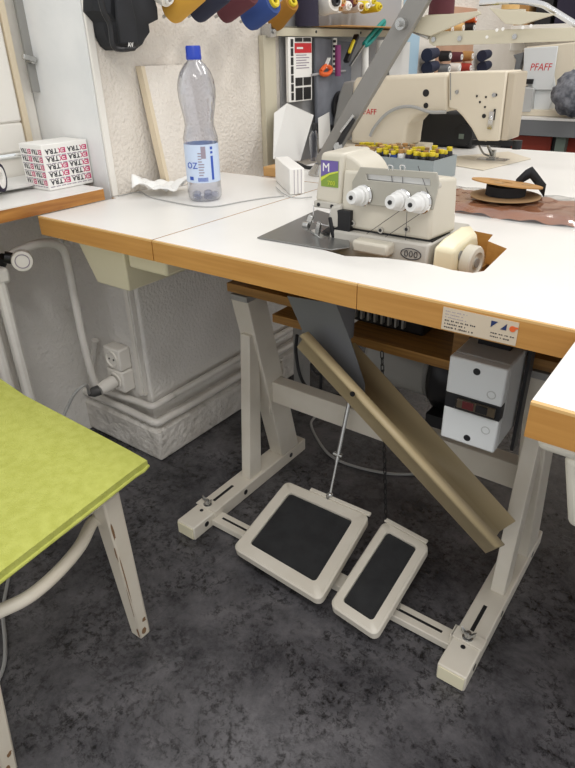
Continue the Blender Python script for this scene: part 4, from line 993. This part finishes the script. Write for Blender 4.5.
lp_ = at(128, 47, 'x', .0705); mb = text_mb('AV', .013, lp_, (0, 1, 0), (0, 0, 1)); obj('letter_mark', mb, 'carton', pu)
# card with black cells and red label
cy0, cy1 = at(289, 38, 'x', .02).y, at(313, 38, 'x', .02).y; cz1, cz0 = at(300, 37, 'x', .02).z, at(303, 101, 'x', .02).z
cy1b = cy1
cr = thing('parts_card', 'white blister card with red label and black cells hanging under the wall rail', 'card', (.012, (cy0+cy1)/2, cz0))
obj('card_back', MB().box((.006, cy0, cz0), (.016, cy1, cz1)), 'carton', cr, bevel=.001)
W_ = cy1-cy0; Hh = cz1-cz0
obj('red_label', MB().box((.0162, cy0+.26*W_, cz1-.24*Hh), (.0172, cy1-.03*W_, cz1-.09*Hh)), 'red', cr)
mb = MB()
for y0_, y1_, z0_, z1_ in [(.28, .58, .02, .22), (.62, .95, .02, .22), (.28, .58, .25, .38), (.62, .95, .25, .38), (.28, .58, .93, .99), (.62, .95, .93, .99), (.06, .2, .03, .97)]:
    if y0_ == .06:
        for k in range(7): mb.box((.0162, cy0+.10*W_, cz0+(.03+k*.137)*Hh), (.0172, cy0+.20*W_, cz0+(.03+k*.137+.118)*Hh))
    else: mb.box((.0162, cy0+y0_*W_, cz0+z0_*Hh), (.0172, cy0+y1_*W_, cz0+z1_*Hh))
obj('cell', mb, 'black', cr)
mb = MB()
for k in range(6): mb.box((.0162, cy0+.32*W_, cz1-(.28+k*.04)*Hh), (.0168, cy0+(.75+.12*(k % 2))*W_, cz1-(.265+k*.04)*Hh))
obj('fine_print', mb, 'ink_grey', cr)
mb = text_mb('tesa', .02, (.0174, cy0+.34*W_, cz1-.19*Hh), (0, 1, 0), (0, 0, 1)) if False else MB().box((.0172, cy0+.34*W_, cz1-.18*Hh), (.0175, cy0+.6*W_, cz1-.15*Hh))
obj('label_mark', mb, 'carton', cr)
# denim pocket organiser
dn_ = thing('pocket_organizer', 'grey denim pocket organizer hanging below the wall rail', 'organizer', (.005, 1.2, .8))
d4 = [at(x, y, 'x', .006) for x, y in [(315, 38), (352, 42), (350, 118), (338, 146), (317, 138)]]
mb = MB(); mb.prism(d4, (-.008, 0, 0)); obj('backing', mb, 'denim', dn_)
d5 = [at(x, y, 'x', .022) for x, y in [(317, 74), (345, 70), (342, 116), (335, 126), (318, 124)]]
mb = MB(); mb.prism(d5, (-.014, 0, 0)); obj('pocket', mb, 'denim', dn_, bevel=.004)
mb = MB().tube([at(312, 75, 'x', .024), at(330, 72, 'x', .024), at(345, 71, 'x', .024)], .004, 6, 0); obj('pocket_hem', mb, 'panel_grey', dn_)
# loose sheets
def sheet(label, px, xs_):
    mb = MB(); mb.prism([at(x, y, 'x', xx) for (x, y), xx in zip(px, xs_)], (.001, 0, 0)); return tag(obj('paper_sheet', mb, 'paper'), label, 'paper')
s1 = sheet('large white paper sheet with faint print leaning below the parts card', [(287, 103), (313.5, 115), (300, 161), (273, 159), (274, 113)], [.02, .02, .075, .075, .02])
sheet('small white paper sheet leaning beside the small spray bottle', [(329, 112), (331, 146), (319, 149), (318, 118)], [.026, .045, .05, .03])
sheet('white notice sheet hanging between the white tubes and the blue frame', [(389, 42), (410, 42), (408, 78), (389, 78)], [.004, .004, .004, .004])
# small bottle
q = at(314, 155, 'x', .1); q = V((q.x, q.y, H+.0005))
sbz = thing('spray_bottle', 'small clear bottle with a black top by the papers', 'bottle', q)
obj('bottle_body', MB().lathe([(0, 0), (.014, 0), (.015, .004), (.015, .075), (.008, .085), (.007, .09), (0, .09)], q, (0, 0, 1), 20), 'bottle', sbz)
obj('cap', MB().lathe([(0, .09), (.0085, .09), (.0085, .105), (.006, .112), (0, .112)], q, (0, 0, 1), 16), 'black', sbz)
# tools in the organiser
def tube_tool(name, label, cat, p0, p1, r, m, x=.04):
    return tag(obj(name, MB().cyl(at(*p0, 'x', x), at(*p1, 'x', x), r, n=14), m), label, cat)
tube_tool('paper_tube', 'white paper tube standing left of the other tube behind the machine', 'tube', (365, 80), (365, 43), .013, 'carton')
tube_tool('paper_tube', 'white paper tube standing right beside the slanted post', 'tube', (379, 80), (381, 40), .016, 'carton')
tube_tool('stick', 'plum coloured stick in the denim organizer', 'tool', (338, 76), (338, 45), .010, 'plum', .045)
sc = thing('scissors', 'scissors with teal handles hanging in the organizer', 'scissors', at(362, 55, 'x', .06))
obj('handle', MB().tube([at(x, y, 'x', .06) for x, y in [(364, 44), (370, 36), (378, 27), (384, 21), (383, 26), (374, 38), (367, 45), (364, 44)]], .007, 8), 'teal', sc)
obj('blade', MB().bar(at(364, 45, 'x', .06), at(350, 66, 'x', .045), .010, .003), 'steel', sc)
kn = thing('knife', 'yellow and black cutter knife in the denim organizer', 'knife', at(350, 50, 'x', .05))
obj('handle', MB().bar(at(346, 62, 'x', .05), at(357, 35, 'x', .05), .02, .012), 'black', kn, bevel=.003)
obj('grip', MB().bar(at(349, 53, 'x', .058), at(354, 40, 'x', .058), .010, .008), 'yellow', kn, bevel=.002)
sc = thing('snips', 'orange handled snips in the denim pocket', 'snips', at(324, 70, 'x', .03))
obj('handle', MB().tube([at(x, y, 'x', .032) for x, y in [(321, 71), (326, 66), (331, 69), (328, 74), (322, 74), (321, 71)]], .007, 8), 'orange', sc)
obj('blade', MB().bar(at(325, 68, 'x', .032), at(329, 58, 'x', .032), .012, .003), 'carton', sc)
mb = MB()
for k in range(7): mb.box(at(333, 40+k*5, 'x', .012), at(336, 42.5+k*5, 'x', .014))
o = tag(obj('measuring_tape', MB().box(at(332.6, 38, 'x', .0075), at(336.4, 76, 'x', .0115)), 'carton'), 'narrow black and white measuring tape hanging in the organizer', 'tape')
obj('tape_marking', mb, 'black', o)

# ================================================================== SECOND MACHINE (arm seen from behind)
yp = 1.15; yd_ = .13
pf = thing('sewing_machine', 'cream lockstitch sewing machine seen from its back on the white table behind', 'sewing machine', (.4, yp+.06, H))
def pw_(x, y, yy=yp): p = at(x, y, 'y', yy); return (p.x, p.y, p.z)
outl = [(352, 82), (356, 77.5), (448, 72.5), (448, 112), (440, 112.5), (424, 113), (414, 116), (407, 124), (405, 137)]
zb_ = H + .03
pts = [pw_(*p) for p in outl]; xl_, xrp = pts[0][0], pts[-1][0]
pts = pts + [(xrp, yp, zb_), (xl_, yp, zb_)]
mb = MB(); mb.prism(pts, (0, yd_, 0)); obj('arm', mb, 'pfaff', pf, bevel=.012, seg=3)
hd2 = [(448.5, 72.5), (507, 71), (499, 141), (478, 141), (471, 128), (462, 116), (456, 110), (448.5, 108)]
mb = MB(); hp2 = [pw_(*p, yp-.004) for p in hd2]; mb.prism(hp2, (0, yd_+.006, 0)); h2o = obj('head', mb, 'pfaff', pf, bevel=.004, seg=2)
x1_ = hp2[1][0]; x2_ = hp2[2][0]
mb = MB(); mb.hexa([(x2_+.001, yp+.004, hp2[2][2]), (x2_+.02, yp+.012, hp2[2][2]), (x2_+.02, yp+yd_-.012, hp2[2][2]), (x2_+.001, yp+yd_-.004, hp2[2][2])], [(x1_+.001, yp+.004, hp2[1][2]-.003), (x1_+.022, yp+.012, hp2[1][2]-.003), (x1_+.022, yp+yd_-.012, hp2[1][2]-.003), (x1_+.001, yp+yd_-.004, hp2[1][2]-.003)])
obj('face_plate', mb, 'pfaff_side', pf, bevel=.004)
mb = MB().box((xl_-.06, yp-.02, H+.001), (x2_+.035, yp+yd_+.03, H+.028)); 
obj('bed', MB().box((xl_-.06, yp-.02, H+.0008), (xrp+.03, yp+yd_+.03, zb_-.001)), 'pfaff', pf, bevel=.003)
bp_ = [at(x, y, 'z', H+.001) for x, y in [(420, 160), (483, 170.5), (531, 159), (508, 152)]]
obj('bed_plate', MB().prism([V((p.x, p.y, H+.0008)) for p in bp_], (0, 0, .0022)), 'pfaff', pf, bevel=.0008)
nb = at(492, 159, 'z', H+.003)
obj('throat_plate', MB().box((nb.x-.04, nb.y-.03, H+.0032), (nb.x+.05, nb.y+.02, H+.0042)), 'steel', pf)
top_ = hp2[3][2]
mb = MB().cyl((nb.x, nb.y+.0, H+.012), (nb.x-.008, yp+.02, top_+.002), .005, n=12).box((nb.x-.012, nb.y-.02, H+.0045), (nb.x+.014, nb.y+.02, H+.0075)).box((nb.x-.008, nb.y-.007, H+.0075), (nb.x+.008, nb.y+.007, H+.03))
mb.tube([(nb.x-.01, nb.y, top_+.02), (nb.x-.045, nb.y-.004, top_+.005), (nb.x-.05, nb.y-.004, H+.05), (nb.x-.03, nb.y-.004, H+.02), (nb.x-.01, nb.y-.004, H+.012)], .003, 8)
obj('needle_assembly', mb, 'steel', pf)
mb = MB().bar((nb.x-.05, yp+.03, top_-.008), (nb.x+.09, yp+.03, top_-.004), .02, .014).cyl((nb.x+.085, yp+.03, top_-.02), (nb.x+.085, yp+.03, top_+.004), .014, n=16)
obj('knee_lifter_bar', mb, 'dark_metal', pf)
mb = MB()
for px_, py_, r_ in ((426, 93, .0105), (426, 105.5, .008), (496, 95, .004), (484, 116, .006), (477, 96, .003), (480, 102, .003), (486, 97, .003), (485, 107, .003)):
    c = at(px_, py_, 'y', yp-.0045 if px_ > 448 else yp); mb.cyl(c, c - V((0, .0012, 0)), r_, n=16)
p_ = at(495, 109, 'y', yp-.0046); mb.box((p_.x-.003, yp-.006, p_.z-.03), (p_.x+.003, yp-.0042, p_.z))
obj('hole', mb, 'black', h2o)
mb = MB()
for px_, py_ in ((457, 92), (494, 95)):
    c = at(px_, py_, 'y', yp-.0045); mb.cyl(c, c - V((0, .002, 0)), .006, n=16)
obj('screw', mb, 'steel', h2o)
l_ = at(492, 118, 'y', yp-.005); obj('thread_lever', MB().bar(l_ + V((0, -.006, .018)), l_ + V((0, -.006, -.03)), .013, .008, up=(0, 1, 0)).sphere(l_ + V((0, -.009, 0)), .007), 'chrome', pf)
mb = MB().prism([pw_(450, 73, yp-.0045), pw_(452, 73, yp-.0045)][:1] + [pw_(451, 73, yp-.0045), pw_(451, 100, yp-.0045), pw_(450, 100, yp-.0045)], (0, -.0006, 0)); obj('cover_seam', mb, 'guard_grey', h2o)
tx = at(360, 114, 'y', yp-.001); mb = text_mb('PFAFF', .024, tx, X, Z); obj('lettering', mb, 'red', pf)
mb = MB().tube([at(x, y, 'y', yp-.014) for x, y in [(370, 136), (374, 128), (384, 116), (395, 109), (406, 106.5), (416, 107.5), (430, 112), (446, 112)]], .005, 8)
cb_ = obj('lamp_cable', mb, 'cable_grey', pf)
gp = [pw_(x, y, yp+.02) for x, y in [(343, 82), (354, 80), (351, 112), (341, 136), (332, 150), (333, 122), (338, 96)]]
mb = MB(); mb.prism(gp, (0, .09, 0)); obj('belt_guard', mb, 'guard_grey', pf, bevel=.006)
mb = MB().lathe([(0, 0), (.04, 0), (.048, .005), (.048, .014), (.035, .018), (0, .018)], V(pw_(341, 106, yp+.06)) + V((.006, 0, 0)), (-1, 0, 0), 28); obj('balance_wheel', mb, 'black', pf)
# dark cases under the arm
q0_ = at(404, 150, 'y', 1.42); q1_ = at(476, 112, 'y', 1.42)
bc = thing('machine_case', 'black case with a round green dial seen beneath the machine arm', 'case', ((q0_.x+q1_.x)/2, 1.46, H))
obj('case_body', MB().box((q0_.x+.0, 1.42, H+.001), (q1_.x, 1.49, q1_.z)), 'black', bc, bevel=.012)
dc = at(463, 135, 'y', 1.419); obj('dial', MB().lathe([(.0, 0), (.035, 0), (.035, .004), (.03, .006), (0, .006)], dc, (0, -1, 0), 28), 'dark_metal', bc)
obj('green_mark', MB().box(dc + V((-.012, -.0065, -.012)), dc + V((.006, -.0075, .004))), 'leg_green', bc)
obj('label_tag', MB().box(at(408, 134, 'y', 1.4185), at(417, 130, 'y', 1.4195)), 'carton', bc)

# ================================================================== SPOOL BOARD, frame on the far wall
fr_ = [at(408, 5, 'x', .0), at(424, 5, 'x', .0)]
w2 = MB().box((WX+.001, fr_[0].y, .95), (WX+.012, fr_[1].y, 2.0)); struct('window_2', w2, 'sky_frame')
by0_, by1_ = at(441, 40, 'x', .0).y, at(476, 40, 'x', .0).y
bz1_, bz0_ = at(455, 6, 'x', .0).z, at(455, 82, 'x', .0).z
sbd = thing('spool_board', 'pink-beige pegboard with small spools on the wall behind the machines', 'board', (WX+.006, (by0_+by1_)/2, bz0_))
obj('board', MB().box((WX-.002, by0_, bz0_), (WX+.010, by1_, bz1_)), 'peg_pink', sbd)
for px_, py_, colr, w_ in [(449, 30, 'cardboard', 'tan'), (460, 28, 'edge_light', 'pale yellow'), (471, 28, 'black', 'black, beside the pale yellow'), (473, 18, 'orange', 'orange'), (447, 56, 'dark_metal', 'black and white'), (458.5, 57, 'yarn_maroon', 'maroon'), (469.5, 56, 'cardboard', 'light brown'), (446, 69, 'table_grey', 'dark grey'), (456.5, 68, 'yarn_white', 'cream'), (467.5, 68, 'yarn_red', 'red')]:
    p = at(px_, py_, 'x', .02); t_ = thing('thread_spool', '%s spool on the pink-beige pegboard' % w_, 'thread spool', p)
    obj('yarn', MB().cyl((WX+.0095, p.y, p.z), (.035, p.y, p.z), .022, .02, n=18), colr, t_)
    obj('core', MB().lathe([(.006, 0), (.012, 0), (.012, .003), (.006, .003), (.006, 0)], (.035, p.y, p.z), (1, 0, 0), 16), 'carton', t_)
for (px_, py_), w_ in zip([(433.5, 54), (433.5, 67), (487, 55), (487, 66)], ['upper dark blue cone left of the pegboard', 'lower dark blue cone left of the pegboard', 'upper slate cone right of the pegboard', 'lower slate cone right of the pegboard']):
    p = at(px_, py_, 'x', .03); dy = .045
    t_ = thing('thread_cone', w_, 'thread cone', p)
    obj('yarn', MB().cyl((.02, p.y-dy, p.z-.004), (.02, p.y+dy, p.z+.004), .026, .020, n=18), 'yarn_navy', t_)
    obj('tip', MB().cyl((.02, p.y+dy, p.z+.004), (.02, p.y+dy+.014, p.z+.005), .010, .008, n=12), 'panel_grey', t_)
    obj('peg', MB().cyl((WX-.002, p.y, p.z), (.0, p.y, p.z), .004, n=8), 'steel', t_)

# ================================================================== FAR TABLE with third machine
yf_ = 2.62
ft_ = thing('machine_table', 'far table with grey front edge, green leg and red drawer', 'table', (.8, 2.5, 0))
zt_ = at(560, 113, 'y', yf_).z
zt_ = .76
obj('tabletop', MB().box((.10, yf_, zt_-.012), (2.4, yf_+.62, zt_)), 'laminate', ft_, bevel=.001)
obj('front_apron', MB().box((.10, yf_+.002, zt_-.085), (2.4, yf_+.03, zt_-.0125)), 'table_grey', ft_)
lg0, lg1 = at(557, 140, 'y', yf_+.06), at(567, 140, 'y', yf_+.06)
obj('leg', MB().box((lg0.x, yf_+.04, 0), (lg1.x, yf_+.09, zt_-.0855)), 'leg_green', ft_)
obj('leg', MB().box((2.2, yf_+.04, 0), (2.25, yf_+.09, zt_-.0855)), 'leg_green', ft_)
r0_, r1_ = at(512, 140, 'y', yf_+.12), at(556, 140, 'y', yf_+.12)
obj('drawer_unit', MB().box((r0_.x-.06, yf_+.13, .3), (r1_.x+.4, yf_+.5, zt_-.0855)), 'black', ft_)
d0_ = obj('drawer', MB().box((r0_.x, yf_+.115, .33), (r1_.x-.02, yf_+.1295, .66)), 'drawer_red', ft_, bevel=.002)
obj('drawer', MB().box((r1_.x+.06, yf_+.115, .33), (r1_.x+.35, yf_+.1295, .66)), 'drawer_red', ft_, bevel=.002)
ym = 2.72
p3 = thing('sewing_machine', 'white industrial sewing machine with red lettering on the far table at right', 'sewing machine', (.5, ym, zt_))
def pm(x, y, yy=ym): q = at(x, y, 'y', yy); return (q.x, q.y, q.z)
mb = MB(); mb.prism([pm(525, 62), pm(543, 57), pm(552, 60), pm(556, 92), pm(549, 110), pm(533, 110), pm(534, 95), pm(528, 92)], (0, .12, 0)); obj('column', mb, 'box_white', p3, bevel=.004)
mb = MB(); mb.prism([pm(526, 47, ym+.01), pm(575, 42, ym+.01), pm(640, 40, ym+.01), pm(640, 75, ym+.01), pm(572, 74, ym+.01), pm(553, 88, ym+.01), pm(526, 62, ym+.01)], (0, .12, 0)); obj('arm', mb, 'pfaff', p3, bevel=.006)
mb = MB(); mb.prism([pm(524, 48, ym-.012), pm(558, 46, ym-.012), pm(552, 90, ym-.012), pm(535, 90, ym-.012), pm(523, 75, ym-.012)], (0, .011, 0)); obj('face_cover', mb, 'box_white', p3, bevel=.003)
mb = MB(); mb.prism([pm(513, 55), pm(524, 52), pm(521, 63), pm(519, 72), pm(514, 70), pm(516, 60)], (0, .05, 0)); obj('tension_unit', mb, 'table_grey', p3, bevel=.003)
mb = MB(); mb.prism([pm(518, 87, ym-.04), pm(534, 88, ym-.04), pm(530, 112, ym-.04), pm(517, 112, ym-.04)], (0, .10, 0)); obj('lamp_housing', mb, 'box_side', p3, bevel=.004)
mb = MB(); mb.prism([pm(526, 79, ym-.013), pm(534, 79, ym-.013), pm(533, 84, ym-.013), pm(526, 84, ym-.013)], (0, -.01, 0)); obj('switch', mb, 'black', p3)
mb = text_mb('PFAFF', .046, V(pm(529.5, 70.5, ym-.0125)), X, (.12, 0, 1), width=.10); obj('lettering', mb, 'red', p3)
mb = MB(); mb.box((pm(505, 113)[0], ym-.03, zt_+.0005), (pm(660, 113)[0], ym+.2, zt_+.03)); obj('bed', mb, 'pfaff', p3, bevel=.003)
fl_ = at(566, 92, 'y', ym-.02)
def fluff():
    mb = MB(); mb.sphere(fl_ + V((.06, 0, .0)), .10, (1, .7, .95), 28, 18); rr = random.Random(5)
    for v in mb.bm.verts: v.co += (v.co - fl_).normalized()*rr.uniform(-.008, .016)
    zmin = zt_ + .032
    for v in mb.bm.verts: v.co.y = min(v.co.y, ym-.06) if False else v.co.y - .07; v.co.z = max(v.co.z, zt_+.002)
    return mb
tag(obj('fabric_bundle', fluff(), 'fluff', sharp=80), 'grey mottled fabric bundle in front of the far white machine', 'fabric')
# shelf with dark boxes on the back wall (upper right)
zs_ = at(550, 24, 'y', 3.05).z; xs0, xs1 = at(500, 24, 'y', 3.05).x, at(760, 24, 'y', 3.05).x
sh = thing('wall_shelf', 'white shelf along the far back wall at the upper right', 'shelf', (xs0+.3, 3.2, zs_-.02))
obj('board', MB().box((xs0, 3.05, zs_-.02), (xs1, 3.299, zs_)), 'white_paint', sh)
for k in range(3): obj('bracket', MB().box((xs0+.05+k*.55, 3.07, zs_-.12), (xs0+.07+k*.55, 3.299, zs_-.0205)), 'white_paint', sh)
for k, (pa_, pb_) in enumerate(((514, 529), (536, 552), (556, 585))):
    xa, xb = at(pa_, 10, 'y', 3.08).x, at(pb_, 10, 'y', 3.08).x
    tag(obj('storage_box', MB().box((xa, 3.08, zs_+.0005), (xb, 3.25, zs_+.2)), ['cardboard', 'black', 'yarn_dark'][k], bevel=.003), ['brown storage box on the left end of the far shelf', 'black storage box in the middle of the far shelf', 'dark violet storage box rightmost on the far shelf'][k], 'box')

# ================================================================== LIGHT
def area(name, loc, size, size_y, power, col=(1, .975, .945), rot=(0, 0, 0)):
    l = bpy.data.lights.new(name, 'AREA'); l.shape = 'RECTANGLE'; l.size = size; l.size_y = size_y; l.energy = power; l.color = col
    o = bpy.data.objects.new(name, l); o.location = loc; o.rotation_euler = rot; C.objects.link(o); return o
area('ceiling_tube_light', (1.2, .5, 2.6), 1.5, .3, 5.5)
area('ceiling_tube_light', (1.6, -1.0, 2.6), 1.5, .3, 19)
area('ceiling_tube_light', (1.25, 1.8, 2.6), 1.2, .3, 14)
area('window_daylight', (-.62, -.5, 1.5), 1.2, 1.2, 6, (.82, .91, 1), (0, math.radians(-90), 0))
wd = bpy.data.worlds.new('room_ambience'); bpy.context.scene.world = wd; wd.use_nodes = True
wd.node_tree.nodes['Background'].inputs[0].default_value = (1, .995, .99, 1); wd.node_tree.nodes['Background'].inputs[1].default_value = .74
vs_ = bpy.context.scene.view_settings
vs_.view_transform = 'Standard'; vs_.look = 'None'; vs_.gamma = 1; vs_.use_curve_mapping = False; vs_.exposure = .28
